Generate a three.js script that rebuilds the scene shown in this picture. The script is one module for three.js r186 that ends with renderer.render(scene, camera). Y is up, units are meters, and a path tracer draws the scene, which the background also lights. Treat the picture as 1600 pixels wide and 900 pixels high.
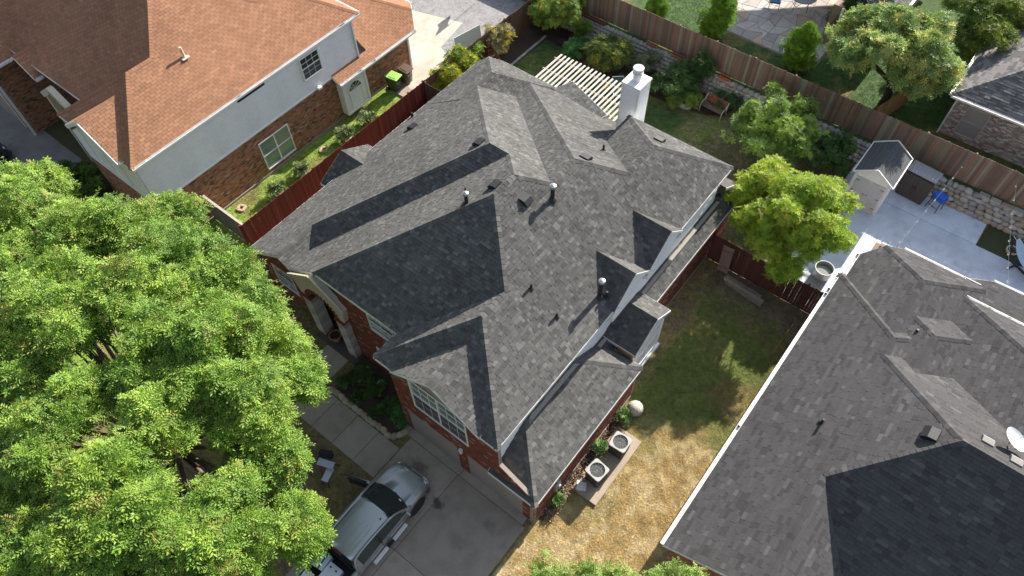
import * as THREE from 'three';
import { mergeGeometries } from 'three/addons/utils/BufferGeometryUtils.js';
import { RoundedBoxGeometry } from 'three/addons/geometries/RoundedBoxGeometry.js';

// ---------------------------------------------------------------- camera, sky, sun, exposure
const scene = new THREE.Scene();
const camera = new THREE.PerspectiveCamera(43.39, 1024 / 576, 0.5, 3000);
camera.position.set(0, 29, 0);
camera.up.set(-0.50491, 0.56052, -0.65642);
camera.lookAt(-0.35991, 29 - 0.82792, -0.43013);
camera.updateMatrixWorld(true); camera.updateProjectionMatrix();
const SUN = new THREE.Vector3(0.02, 0.54, -1).normalize();
// clear, slightly hazy sky: paler near the horizon and round the sun
{
  const w = 256, h = 128, d = new Float32Array(w * h * 4), v = new THREE.Vector3();
  for (let j = 0; j < h; j++) for (let i = 0; i < w; i++) {
    const el = ((j + 0.5) / h - 0.5) * Math.PI, az = ((i + 0.5) / w - 0.5) * 2 * Math.PI; v.set(Math.cos(el) * Math.cos(az), Math.sin(el), Math.cos(el) * Math.sin(az));
    const c = v.dot(SUN), up = Math.max(0, v.y), hz = Math.pow(1 - up, 3), au = 0.22 * Math.pow(Math.max(0, c), 8) + 0.9 * Math.pow(Math.max(0, c), 90), k = 0.64 + 0.22 * c * c + 0.3 * c; const o = (j * w + i) * 4;
    const r = [0.138, 0.17, 0.222].map((b, n) => v.y < -0.02 ? [0.05, 0.047, 0.035][n] : (b + [0.13, 0.13, 0.126][n] * hz) * k + [1, 0.95, 0.85][n] * au); d[o] = r[0]; d[o + 1] = r[1]; d[o + 2] = r[2]; d[o + 3] = 1;
  }
  const t = new THREE.DataTexture(d, w, h, THREE.RGBAFormat, THREE.FloatType); t.mapping = THREE.EquirectangularReflectionMapping; t.magFilter = THREE.LinearFilter; t.minFilter = THREE.LinearFilter; t.needsUpdate = true; scene.background = t; scene.environment = t;
}
const sun = new THREE.DirectionalLight(new THREE.Color(1, 0.93, 0.83), 3.2);
sun.position.copy(SUN).multiplyScalar(120).add(new THREE.Vector3(-14, 0, -18));
sun.target.position.set(-14, 0, -18); scene.add(sun.target);
sun.castShadow = true; sun.shadow.mapSize.set(4096, 4096);
Object.assign(sun.shadow.camera, { left: -50, right: 50, top: 50, bottom: -50, near: 1, far: 260 });
scene.add(sun);
const renderer = new THREE.WebGLRenderer({ antialias: true });
renderer.toneMapping = THREE.LinearToneMapping;
renderer.toneMappingExposure = 3.5;
renderer.shadowMap.enabled = true;
renderer.setSize(1024, 576);

// ---------------------------------------------------------------- helpers
function rng(a) { return () => { a |= 0; a = a + 0x6D2B79F5 | 0; let t = Math.imul(a ^ a >>> 15, 1 | a); t = t + Math.imul(t ^ t >>> 7, 61 | t) ^ t; return ((t ^ t >>> 14) >>> 0) / 4294967296; }; }
function h2(i, j, k = 0) { let n = (i | 0) * 374761393 + (j | 0) * 668265263 + (k | 0) * 974711; n = Math.imul(n ^ n >>> 13, 1274126177); n = Math.imul(n ^ n >>> 15, 2246822519); return ((n ^ n >>> 16) >>> 0) / 4294967296; }
function vn(x, y, s = 0) { const i = Math.floor(x), j = Math.floor(y), f = x - i, g = y - j, u = f * f * (3 - 2 * f), v = g * g * (3 - 2 * g); const a = h2(i, j, s), b = h2(i + 1, j, s), c = h2(i, j + 1, s), d = h2(i + 1, j + 1, s); return a + (b - a) * u + (c - a) * v + (a - b - c + d) * u * v; }
function fbm(x, y, s = 0, o = 4) { let r = 0, a = 0.5, t = 0; for (let i = 0; i < o; i++) { r += a * vn(x, y, s + i * 17); t += a; a *= 0.55; x = x * 2.03 + 7.1; y = y * 2.03 + 3.7; } return r / t; }
function vnp(x, y, p, s) { const i = Math.floor(x), j = Math.floor(y), f = x - i, g = y - j, u = f * f * (3 - 2 * f), v = g * g * (3 - 2 * g), m = n => ((n % p) + p) % p; const a = h2(m(i), m(j), s), b = h2(m(i + 1), m(j), s), c = h2(m(i), m(j + 1), s), d = h2(m(i + 1), m(j + 1), s); return a + (b - a) * u + (c - a) * v + (a - b - c + d) * u * v; }
const cl = (x, a = 0, b = 1) => Math.max(a, Math.min(b, x)), mix = (a, b, t) => a + (b - a) * t, ss = (a, b, x) => { const t = cl((x - a) / (b - a)); return t * t * (3 - 2 * t); };
const mix3 = (a, b, t) => [mix(a[0], b[0], t), mix(a[1], b[1], t), mix(a[2], b[2], t)];
// tileable multi-octave noise texture, returned as a multiplier around 1
function noiseTex(n, metres, octs, seed, lo, hi, tint) {
  const d = new Uint8Array(n * n * 4);
  for (let y = 0; y < n; y++) for (let x = 0; x < n; x++) {
    let v = 0, w = 0;
    for (const [p, a] of octs) { v += a * vnp(x / n * p, y / n * p, p, seed + p); w += a; }
    v = mix(lo, hi, v / w);
    const o = (y * n + x) * 4, c = tint || [1, 1, 1];
    d[o] = 255 * cl(v * c[0]); d[o + 1] = 255 * cl(v * c[1]); d[o + 2] = 255 * cl(v * c[2]); d[o + 3] = 255;
  }
  const t = new THREE.DataTexture(d, n, n); t.wrapS = t.wrapT = THREE.RepeatWrapping; t.magFilter = THREE.LinearFilter; t.minFilter = THREE.LinearMipmapLinearFilter; t.generateMipmaps = true;
  t.repeat.set(1 / metres, 1 / metres); t.needsUpdate = true; return t;
}
const granTex = noiseTex(256, 0.6, [[32, 1], [64, 1.2], [128, 1], [8, .5]], 3, 0.62, 1.2);
const concTex = noiseTex(512, 3, [[3, 1.2], [9, 1], [30, .6], [120, .6], [256, .5]], 11, 0.6, 1.25);
const woodTex = (() => { const n = 256, d = new Uint8Array(n * n * 4); for (let y = 0; y < n; y++) for (let x = 0; x < n; x++) { const v = 0.62 + 0.38 * (0.55 * vnp(x / n * 48, y / n * 3, 48, 5) + 0.3 * vnp(x / n * 96, y / n * 8, 96, 6) + 0.3 * vnp(x / n * 6, y / n * 6, 6, 8)); const o = (y * n + x) * 4; d[o] = d[o + 1] = d[o + 2] = 255 * cl(v); d[o + 3] = 255; } const t = new THREE.DataTexture(d, n, n); t.wrapS = t.wrapT = THREE.RepeatWrapping; t.magFilter = THREE.LinearFilter; t.repeat.set(1.2, 0.6); t.needsUpdate = true; return t; })();
const plasTex = noiseTex(256, 2, [[4, 1], [16, .8], [64, .5], [128, .4]], 21, 0.82, 1.1);
function M(r, g, b, o = {}) { return new THREE.MeshStandardMaterial(Object.assign({ color: new THREE.Color().setRGB(r, g, b), roughness: 0.85 }, o)); }
function VC(o = {}) { return new THREE.MeshStandardMaterial(Object.assign({ vertexColors: true, roughness: 0.95 }, o)); }
const shingleMat = new THREE.MeshPhysicalMaterial({ vertexColors: true, map: granTex, roughness: 1, specularIntensity: 0, sheen: 0.08, sheenColor: new THREE.Color(0.8, 0.8, 0.8), sheenRoughness: 1 });
const brickMat = VC({ map: granTex });
const whitePaint = M(0.82, 0.82, 0.8, { map: plasTex, roughness: 0.6 });
const siding = M(0.9, 0.91, 0.92, { map: plasTex, roughness: 0.7 });
const gutterMat = M(0.78, 0.78, 0.77, { roughness: 0.45 });
const creamMat = M(0.6, 0.54, 0.42, { map: plasTex });
const darkMetal = M(0.025, 0.027, 0.03, { roughness: 0.5, metalness: 0.3 });
const blackPlastic = M(0.02, 0.02, 0.022, { roughness: 0.55 });
const greyMetal = M(0.42, 0.43, 0.44, { roughness: 0.4, metalness: 0.6 });
const glassDark = new THREE.MeshPhysicalMaterial({ color: new THREE.Color(0.03, 0.045, 0.045), roughness: 0.08, metalness: 0, clearcoat: 1, clearcoatRoughness: 0.05 });
const glassGreen = new THREE.MeshPhysicalMaterial({ color: new THREE.Color(0.19, 0.26, 0.22), roughness: 0.12, clearcoat: 1 });
const mortarMat = M(0.34, 0.3, 0.26, { map: granTex });
const soilMat = M(0.06, 0.042, 0.03, { map: concTex });
const timber = M(0.42, 0.35, 0.27, { map: woodTex });

const numbering = {};
function uname(n) { const k = numbering[n] = (numbering[n] ?? -1) + 1; return k ? n + '_' + String(k).padStart(3, '0') : n; }
function thing(name, label, category, pos = [0, 0, 0], ry = 0, group) {
  const o = new THREE.Group(); o.name = uname(name); o.position.set(...pos); o.rotation.y = ry; o.userData = { label, category }; if (group) o.userData.group = group;
  scene.add(o); return o;
}
function uvMetre(g) { // box-projected texture coordinates in metres
  const p = g.attributes.position, n = g.attributes.normal, uv = new Float32Array(p.count * 2);
  for (let i = 0; i < p.count; i++) { const x = p.getX(i), y = p.getY(i), z = p.getZ(i), a = Math.abs(n.getX(i)), b = Math.abs(n.getY(i)), c = Math.abs(n.getZ(i)); if (b >= a && b >= c) { uv[2 * i] = x; uv[2 * i + 1] = z; } else if (a >= c) { uv[2 * i] = z; uv[2 * i + 1] = y; } else { uv[2 * i] = x; uv[2 * i + 1] = y; } }
  g.setAttribute('uv', new THREE.BufferAttribute(uv, 2)); return g;
}
function fin(list) { // merge a list of geometries to one plain geometry
  list = (Array.isArray(list) ? list : [list]).map(g => { g = g.index ? g.toNonIndexed() : g; for (const k of Object.keys(g.attributes)) if (!['position', 'normal', 'uv', 'color'].includes(k)) g.deleteAttribute(k); return g; });
  const anyC = list.some(g => g.attributes.color);
  for (const g of list) { if (!g.attributes.normal) g.computeVertexNormals(); uvMetre(g); if (anyC && !g.attributes.color) g.setAttribute('color', new THREE.BufferAttribute(new Float32Array(g.attributes.position.count * 3).fill(1), 3)); }
  return list.length > 1 ? mergeGeometries(list) : list[0];
}
// part in world coordinates (world=true) or local ones
function part(name, geos, mat, parent, world = false, extra) {
  const g = fin(geos);
  if (world && parent !== scene) { const off = new THREE.Vector3(); for (let p = parent; p && p !== scene; p = p.parent) off.add(p.position); g.translate(-off.x, -off.y, -off.z); }
  const m = new THREE.Mesh(g, mat); m.name = name; m.castShadow = m.receiveShadow = true; if (extra) m.userData = extra; parent.add(m); return m;
}
function struct(name, geos, mat) { const m = part(uname(name), geos, mat, scene); m.userData = { kind: 'structure' }; return m; }
function bx(x0, y0, z0, x1, y1, z1) { return new THREE.BoxGeometry(Math.abs(x1 - x0), Math.abs(y1 - y0), Math.abs(z1 - z0)).translate((x0 + x1) / 2, (y0 + y1) / 2, (z0 + z1) / 2); }
function rb(w, h, d, r = 0.02, x = 0, y = 0, z = 0, seg = 2) { return new RoundedBoxGeometry(w, h, d, seg, Math.min(r, w / 2.01, h / 2.01, d / 2.01)).translate(x, y, z); }
function cy(r0, r1, h, x = 0, y = 0, z = 0, n = 16, open = false) { return new THREE.CylinderGeometry(r1, r0, h, n, 1, open).translate(x, y + h / 2, z); }
function sph(r, x, y, z, w = 12, hh = 8) { return new THREE.SphereGeometry(r, w, hh).translate(x, y, z); }
function rod(a, b, r0, r1 = r0, n = 8) { const A = new THREE.Vector3(...a), B = new THREE.Vector3(...b), L = A.distanceTo(B); const g = new THREE.CylinderGeometry(r1, r0, L, n); g.translate(0, L / 2, 0); g.applyQuaternion(new THREE.Quaternion().setFromUnitVectors(new THREE.Vector3(0, 1, 0), B.clone().sub(A).normalize())); return g.translate(...a); }
function tube(pts, r, seg = 40, n = 6, closed = false) { return new THREE.TubeGeometry(new THREE.CatmullRomCurve3(pts.map(p => new THREE.Vector3(...p)), closed), seg, r, n, closed); }
function beam(a, b, w, h, up = [0, 1, 0]) { // box from a to b
  const A = new THREE.Vector3(...a), B = new THREE.Vector3(...b), d = B.clone().sub(A), L = d.length(); d.normalize();
  let u = new THREE.Vector3(...up); const s = new THREE.Vector3().crossVectors(d, u).normalize(); u.crossVectors(s, d);
  const g = new THREE.BoxGeometry(w, h, L); g.applyMatrix4(new THREE.Matrix4().makeBasis(s, u, d.clone().negate())); const c = A.add(B).multiplyScalar(0.5); return g.translate(c.x, c.y, c.z);
}
function polyGeo(pts) { // flat polygon, fan
  const v = []; for (let i = 1; i < pts.length - 1; i++) v.push(...pts[0], ...pts[i], ...pts[i + 1]);
  const g = new THREE.BufferGeometry(); g.setAttribute('position', new THREE.BufferAttribute(new Float32Array(v), 3)); g.computeVertexNormals(); return g;
}
function sheet(poly, y) { // horizontal polygon [[x,z]...] facing up
  const s = THREE.ShapeUtils, c = poly.map(p => new THREE.Vector2(p[0], p[1])); const f = s.triangulateShape(c, []); const v = [];
  for (const t of f) { const a = poly[t[0]], b = poly[t[1]], d = poly[t[2]]; const cr = (b[0] - a[0]) * (d[1] - a[1]) - (b[1] - a[1]) * (d[0] - a[0]); const o = cr < 0 ? [a, b, d] : [a, d, b]; for (const p of o) v.push(p[0], y, p[1]); }
  const g = new THREE.BufferGeometry(); g.setAttribute('position', new THREE.BufferAttribute(new Float32Array(v), 3)); g.computeVertexNormals(); return g;
}
function slab(poly, y0, y1) { const s = new THREE.Shape(poly.map(p => new THREE.Vector2(p[0], -p[1]))); const g = new THREE.ExtrudeGeometry(s, { depth: y1 - y0, bevelEnabled: false }); g.rotateX(-Math.PI / 2); return g.translate(0, y0, 0); }
function inView(p) { const v = new THREE.Vector3(...p).project(camera); return Math.abs(v.x) < 1.02 && Math.abs(v.y) < 1.02; }
const dCam = p => Math.hypot(p[0], p[1] - 29, p[2]);
function shadeCol(base, f, j = 0) { return [base[0] * f * (1 + j), base[1] * f, base[2] * f * (1 - j)]; }

// ---------------------------------------------------------------- convex clipping in plan
function clipP(poly, a, b, c) { // keep a*x+b*z+c>=0
  const out = []; const n = poly.length;
  for (let i = 0; i < n; i++) { const P = poly[i], Q = poly[(i + 1) % n], p = a * P[0] + b * P[1] + c, q = a * Q[0] + b * Q[1] + c; if (p >= 0) out.push(P); if ((p >= 0) !== (q >= 0)) { const t = p / (p - q); out.push([P[0] + (Q[0] - P[0]) * t, P[1] + (Q[1] - P[1]) * t]); } }
  return out;
}
function area(p) { let s = 0; for (let i = 0; i < p.length; i++) { const a = p[i], b = p[(i + 1) % p.length]; s += a[0] * b[1] - a[1] * b[0]; } return s / 2; }
function edgesHP(poly) { const s = area(poly) > 0 ? 1 : -1; return poly.map((P, i) => { const Q = poly[(i + 1) % poly.length]; const a = -(Q[1] - P[1]) * s, b = (Q[0] - P[0]) * s; return [a, b, -(a * P[0] + b * P[1])]; }); }

// ---------------------------------------------------------------- roofs: a union of hip and gable blocks, tiled with shingles
// plane = [h0, b, c] : y = h0 + b*x + c*z
const pl = { right: (x, E, p) => [E + p * x, -p, 0], left: (x, E, p) => [E - p * x, p, 0], front: (z, E, p) => [E + p * z, 0, -p], back: (z, E, p) => [E - p * z, 0, p] };
const PY = (p, x, z) => p[0] + p[1] * x + p[2] * z;
const same = (p, q) => Math.abs(p[0] - q[0]) < 2e-2 && Math.abs(p[1] - q[1]) < 1e-3 && Math.abs(p[2] - q[2]) < 1e-3;
const rect = (x0, x1, z0, z1) => [[x0, z0], [x1, z0], [x1, z1], [x0, z1]];
function solveRoof(blocks) {
  const faces = [], ridges = [], eaves = [];
  const cons = (k, p, i) => { const r = edgesHP(blocks[k].fp); for (const m of blocks[k].planes) { if (same(m, p)) { if (k > i) return null; continue; } r.push([m[1] - p[1], m[2] - p[2], m[0] - p[0]]); } return r; };
  blocks.forEach((B, i) => {
    const fpE = edgesHP(B.fp);
    B.planes.forEach((p, pi) => {
      let poly = B.fp; B.planes.forEach((q, qi) => { if (qi !== pi) poly = clipP(poly, q[1] - p[1], q[2] - p[2], q[0] - p[0]); });
      if (poly.length < 3) return;
      let pieces = [poly];
      for (let k = 0; k < blocks.length; k++) { if (k === i) continue; const H = cons(k, p, i); if (!H) continue; const nx = []; for (let pc of pieces) { const keep = []; let cur = pc; for (const h of H) { const out = clipP(cur, -h[0], -h[1], -h[2]); if (out.length > 2 && Math.abs(area(out)) > 1e-4) keep.push(out); cur = clipP(cur, ...h); if (cur.length < 3) break; } if (cur.length < 3 || Math.abs(area(cur)) < 1e-4) nx.push(pc); else nx.push(...keep); } pieces = nx; }
      for (const pc of pieces) if (Math.abs(area(pc)) > 0.004) {
        faces.push({ p, poly: pc, block: i });
        for (let e = 0; e < pc.length; e++) { const P = pc[e], Q = pc[(e + 1) % pc.length]; for (const h of fpE) { const n = Math.hypot(h[0], h[1]); if (Math.abs(h[0] * P[0] + h[1] * P[1] + h[2]) / n < 1e-3 && Math.abs(h[0] * Q[0] + h[1] * Q[1] + h[2]) / n < 1e-3 && Math.hypot(P[0] - Q[0], P[1] - Q[1]) > 0.02) eaves.push({ P, Q, p, n: [-h[0] / n, -h[1] / n], block: i }); } }
      }
      for (let qi = pi + 1; qi < B.planes.length; qi++) {
        const q = B.planes[qi], a = p[1] - q[1], b = p[2] - q[2], c = p[0] - q[0], L = Math.hypot(a, b); if (L < 1e-6) continue;
        const d = [-b / L, a / L], o = [-a * c / (L * L), -b * c / (L * L)]; let t0 = -1e3, t1 = 1e3;
        const cut = (h) => { const f0 = h[0] * o[0] + h[1] * o[1] + h[2], f1 = h[0] * d[0] + h[1] * d[1]; if (Math.abs(f1) < 1e-9) { if (f0 < -1e-6) t1 = t0 - 1; return; } const t = -f0 / f1; if (f1 > 0) t0 = Math.max(t0, t); else t1 = Math.min(t1, t); };
        fpE.forEach(cut); B.planes.forEach((m, mi) => { if (mi !== pi && mi !== qi) cut([m[1] - p[1], m[2] - p[2], m[0] - p[0]]); });
        if (t1 - t0 < 0.05) continue;
        let segs = [[t0, t1]];
        for (let k = 0; k < blocks.length; k++) { if (k === i) continue; let s0 = -1e3, s1 = 1e3, ok = true; const cc = (h, eps) => { const f0 = h[0] * o[0] + h[1] * o[1] + h[2] + eps, f1 = h[0] * d[0] + h[1] * d[1]; if (Math.abs(f1) < 1e-9) { if (f0 < 0) ok = false; return; } const t = -f0 / f1; if (f1 > 0) s0 = Math.max(s0, t); else s1 = Math.min(s1, t); }; edgesHP(blocks[k].fp).forEach(h => cc(h, -1e-3)); blocks[k].planes.forEach(m => cc([m[1] - p[1], m[2] - p[2], m[0] - p[0]], same(m, p) || same(m, q) ? 0.03 : -1e-3)); if (!ok || s1 <= s0) continue; segs = segs.flatMap(([u, v]) => { const r = []; if (s0 > u) r.push([u, Math.min(v, s0)]); if (s1 < v) r.push([Math.max(u, s1), v]); return r.filter(w => w[1] - w[0] > 0.05); }); }
        for (const [u, v] of segs) { const A = [o[0] + d[0] * u, o[1] + d[1] * u], C = [o[0] + d[0] * v, o[1] + d[1] * v]; ridges.push({ A: [A[0], PY(p, ...A), A[1]], B: [C[0], PY(p, ...C), C[1]], p, q, block: i }); }
      }
    });
  });
  return { faces, ridges, eaves };
}
class Tri { constructor() { this.v = []; this.c = []; } tri(a, b, c, col) { this.v.push(...a, ...b, ...c); this.c.push(...col, ...col, ...col); } fan(pts, col) { for (let i = 1; i < pts.length - 1; i++) this.tri(pts[0], pts[i], pts[i + 1], col); } geo() { const g = new THREE.BufferGeometry(); g.setAttribute('position', new THREE.BufferAttribute(new Float32Array(this.v), 3)); g.setAttribute('color', new THREE.BufferAttribute(new Float32Array(this.c), 3)); g.computeVertexNormals(); return g; } }

function buildRoof(house, blocks, o) {
  const { faces, ridges, eaves } = solveRoof(blocks);
  const deck = []; const tabs = [];
  for (const f of faces) {
    const ord = area(f.poly) > 0 ? f.poly.slice().reverse() : f.poly;
    deck.push(polyGeo(ord.map(([x, z]) => [x, PY(f.p, x, z) - 0.012, z])));
    // shingle courses
    const g = Math.hypot(f.p[1], f.p[2]); if (g < 1e-4) continue;
    const gx = f.p[1] / g, gz = f.p[2] / g, k = Math.sqrt(1 + g * g), ex = -gz, ez = gx; // up-slope, along-slope
    const nrm = [-f.p[1] / k, 1 / k, -f.p[2] / k];
    const T = ([x, z]) => (gx * x + gz * z) * k, S = ([x, z]) => ex * x + ez * z;
    let t0 = 1e9, t1 = -1e9, s0 = 1e9, s1 = -1e9; for (const P of f.poly) { const t = T(P), s = S(P); t0 = Math.min(t0, t); t1 = Math.max(t1, t); s0 = Math.min(s0, s); s1 = Math.max(s1, s); }
    const E = o.exposure, W = o.width, pk = Math.round(f.p[0] * 100);
    const inv = (s, t) => { const u = t / k; return [ex * s + gx * u, ez * s + gz * u]; };
    for (let ci = Math.floor(t0 / E); ci * E < t1; ci++) {
      const ta = ci * E, tb = ta + E; let strip = clipP(f.poly, gx * k, gz * k, -ta); strip = clipP(strip, -gx * k, -gz * k, tb); if (strip.length < 3) continue;
      let a = 1e9, b = -1e9; for (const P of strip) { const s = S(P); a = Math.min(a, s); b = Math.max(b, s); }
      const bd = i => (i + (o.stagger ? (ci & 1) * 0.5 + o.jit * (h2(i, ci, pk) - 0.5) : o.jit * (h2(i, ci, pk) - 0.5))) * W;
      for (let i = Math.floor(a / W) - 2; bd(i) < b; i++) {
        const sa = bd(i), sb = bd(i + 1) - (o.gap ?? 0.004); if (sb <= a) continue;
        let P = clipP(strip, ex, ez, -sa); P = clipP(P, -ex, -ez, sb); if (P.length < 3 || Math.abs(area(P)) < 2e-4) continue;
        if (area(P) > 0) P.reverse();
        const hi = o.thick * (o.layer ? (h2(i, ci, pk + 5) < 0.45 ? 1.9 : 0.8) : 1);
        const top = P.map(Q => { const w = 1 - (T(Q) - ta) / E, l = 0.003 + hi * cl(w); const y = PY(f.p, Q[0], Q[1]); return [Q[0] + nrm[0] * l, y + nrm[1] * l, Q[1] + nrm[2] * l]; });
        const bot = P.map(Q => [Q[0], PY(f.p, Q[0], Q[1]) - 0.012, Q[1]]);
        const col = o.color(h2(i, ci, pk + 9), h2(i, ci, pk + 13), P[0][0], P[0][1]);
        tabs.push({ top, bot, col, d: dCam(top[0]), v: inView(top[0]) });
      }
    }
  }
  const roof = part(o.name ?? 'roof', deck, o.deckMat, house, true);
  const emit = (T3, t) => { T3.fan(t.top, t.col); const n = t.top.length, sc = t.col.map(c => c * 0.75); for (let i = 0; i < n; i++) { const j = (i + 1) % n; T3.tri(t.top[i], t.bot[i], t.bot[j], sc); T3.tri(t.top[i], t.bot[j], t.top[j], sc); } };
  tabs.sort((x, y) => (y.v - x.v) || (x.d - y.d));
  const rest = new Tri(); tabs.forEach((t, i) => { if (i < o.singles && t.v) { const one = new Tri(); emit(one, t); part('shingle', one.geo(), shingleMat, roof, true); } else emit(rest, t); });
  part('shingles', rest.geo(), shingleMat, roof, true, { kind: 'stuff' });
  // ridge and hip caps
  const capRest = new Tri(); let nc = 0; const caps = [];
  for (const r of ridges) {
    let A = new THREE.Vector3(...r.A), B = new THREE.Vector3(...r.B); if (A.y > B.y) [A, B] = [B, A];
    const d = B.clone().sub(A), L = d.length(); d.normalize();
    const side = (p, q) => { const k = Math.sqrt(1 + p[1] * p[1] + p[2] * p[2]); const n = new THREE.Vector3(-p[1] / k, 1 / k, -p[2] / k); const s = new THREE.Vector3().crossVectors(n, d).normalize(); const e = (p[1] - q[1]) * s.x + (p[2] - q[2]) * s.z; return { n, s: e < 0 ? s : s.negate() }; };
    const a = side(r.p, r.q), b = side(r.q, r.p), w = o.capW ?? 0.15, st = o.capL ?? 0.2, n = Math.max(1, Math.round(L / st));
    for (let i = 0; i < n; i++) {
      const u0 = L * i / n - 0.01, u1 = L * (i + 1) / n + 0.02, lo = 0.026 + 0.004 * h2(i, nc), hi = 0.016; const P = (u, sd, ww, l) => A.clone().addScaledVector(d, u).addScaledVector(sd.s, ww).addScaledVector(sd.n, l).toArray();
      const up = a.n.clone().add(b.n).normalize(); const R0 = A.clone().addScaledVector(d, u0).addScaledVector(up, lo + 0.008).toArray(), R1 = A.clone().addScaledVector(d, u1).addScaledVector(up, hi + 0.006).toArray();
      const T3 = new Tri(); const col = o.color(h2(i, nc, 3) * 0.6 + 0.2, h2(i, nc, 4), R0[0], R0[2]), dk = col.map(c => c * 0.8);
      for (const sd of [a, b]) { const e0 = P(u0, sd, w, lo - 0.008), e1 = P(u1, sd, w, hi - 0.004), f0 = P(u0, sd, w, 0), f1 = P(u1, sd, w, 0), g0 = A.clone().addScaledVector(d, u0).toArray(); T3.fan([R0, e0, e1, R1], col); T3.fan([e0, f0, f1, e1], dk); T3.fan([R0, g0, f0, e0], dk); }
      caps.push({ T3, d: dCam(R0), v: inView(R0) });
      nc++;
    }
  }
  caps.sort((x, y) => (y.v - x.v) || (x.d - y.d));
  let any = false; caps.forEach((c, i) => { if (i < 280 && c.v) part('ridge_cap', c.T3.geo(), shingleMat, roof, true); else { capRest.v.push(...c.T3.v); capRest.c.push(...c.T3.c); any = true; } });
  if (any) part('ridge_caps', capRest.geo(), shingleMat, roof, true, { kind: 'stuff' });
  // fascia boards, soffits and gutters along the outer edges
  const fas = [], sof = [];
  for (const e of eaves) {
    const B = blocks[e.block]; if (B.noEdge) continue;
    const a = [e.P[0], PY(e.p, ...e.P), e.P[1]], b = [e.Q[0], PY(e.p, ...e.Q), e.Q[1]], n = e.n, hgt = 0.17, th = 0.022;
    const sh = (q, k, y) => [q[0] + n[0] * k, q[1] + y, q[2] + n[1] * k];
    const q4 = (p1, p2, p3, p4) => polyGeo([p1, p2, p3, p4]);
    fas.push(q4(sh(a, th, -0.005), sh(b, th, -0.005), sh(b, th, -hgt), sh(a, th, -hgt)), q4(sh(a, 0, -0.01), sh(b, 0, -0.01), sh(b, th, -0.005), sh(a, th, -0.005)), q4(sh(a, th, -hgt), sh(b, th, -hgt), sh(b, 0, -hgt), sh(a, 0, -hgt)));
    sof.push(q4(sh(a, 0, -hgt + 0.02), sh(b, 0, -hgt + 0.02), sh(b, -0.42, -hgt + 0.02), sh(a, -0.42, -hgt + 0.02)));
    if (o.gutter && Math.abs(a[1] - b[1]) < 0.05 && o.gutter(a, b, n)) {
      const g = (y0, y1, k0, k1) => { const p = (q, k, y) => [q[0] + n[0] * k, q[1] + y, q[2] + n[1] * k]; return [q4(p(a, k1, y1), p(b, k1, y1), p(b, k1, y0), p(a, k1, y0)), q4(p(a, k0, y0), p(b, k0, y0), p(b, k1, y0), p(a, k1, y0)), q4(p(a, k1 - .018, y1), p(b, k1 - .018, y1), p(b, k1, y1), p(a, k1, y1)), q4(p(a, k1 - .018, y1), p(b, k1 - .018, y1), p(b, k1 - .018, y0), p(a, k1 - .018, y0)), q4(p(a, k1, y1), p(a, k0, y1), p(a, k0, y0), p(a, k1, y0)), q4(p(b, k1, y1), p(b, k0, y1), p(b, k0, y0), p(b, k1, y0))]; };
      const gut = []; gut.push(...g(-0.13, -0.02, 0.024, 0.145));
      const L = Math.hypot(a[0] - b[0], a[2] - b[2]); for (let i = 1; i * 0.9 < L; i++) { const t = i * 0.9 / L, c = [mix(a[0], b[0], t), mix(a[1], b[1], t), mix(a[2], b[2], t)]; gut.push(beam(sh(c, 0.03, -0.03), sh(c, 0.14, -0.03), 0.02, 0.006)); }
      part('gutter', gut, gutterMat, house, true);
    }
  }
  part('fascia', fas, o.fasciaMat ?? whitePaint, house, true);
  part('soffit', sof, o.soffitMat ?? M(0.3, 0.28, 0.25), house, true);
  return { roof, faces };
}
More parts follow.
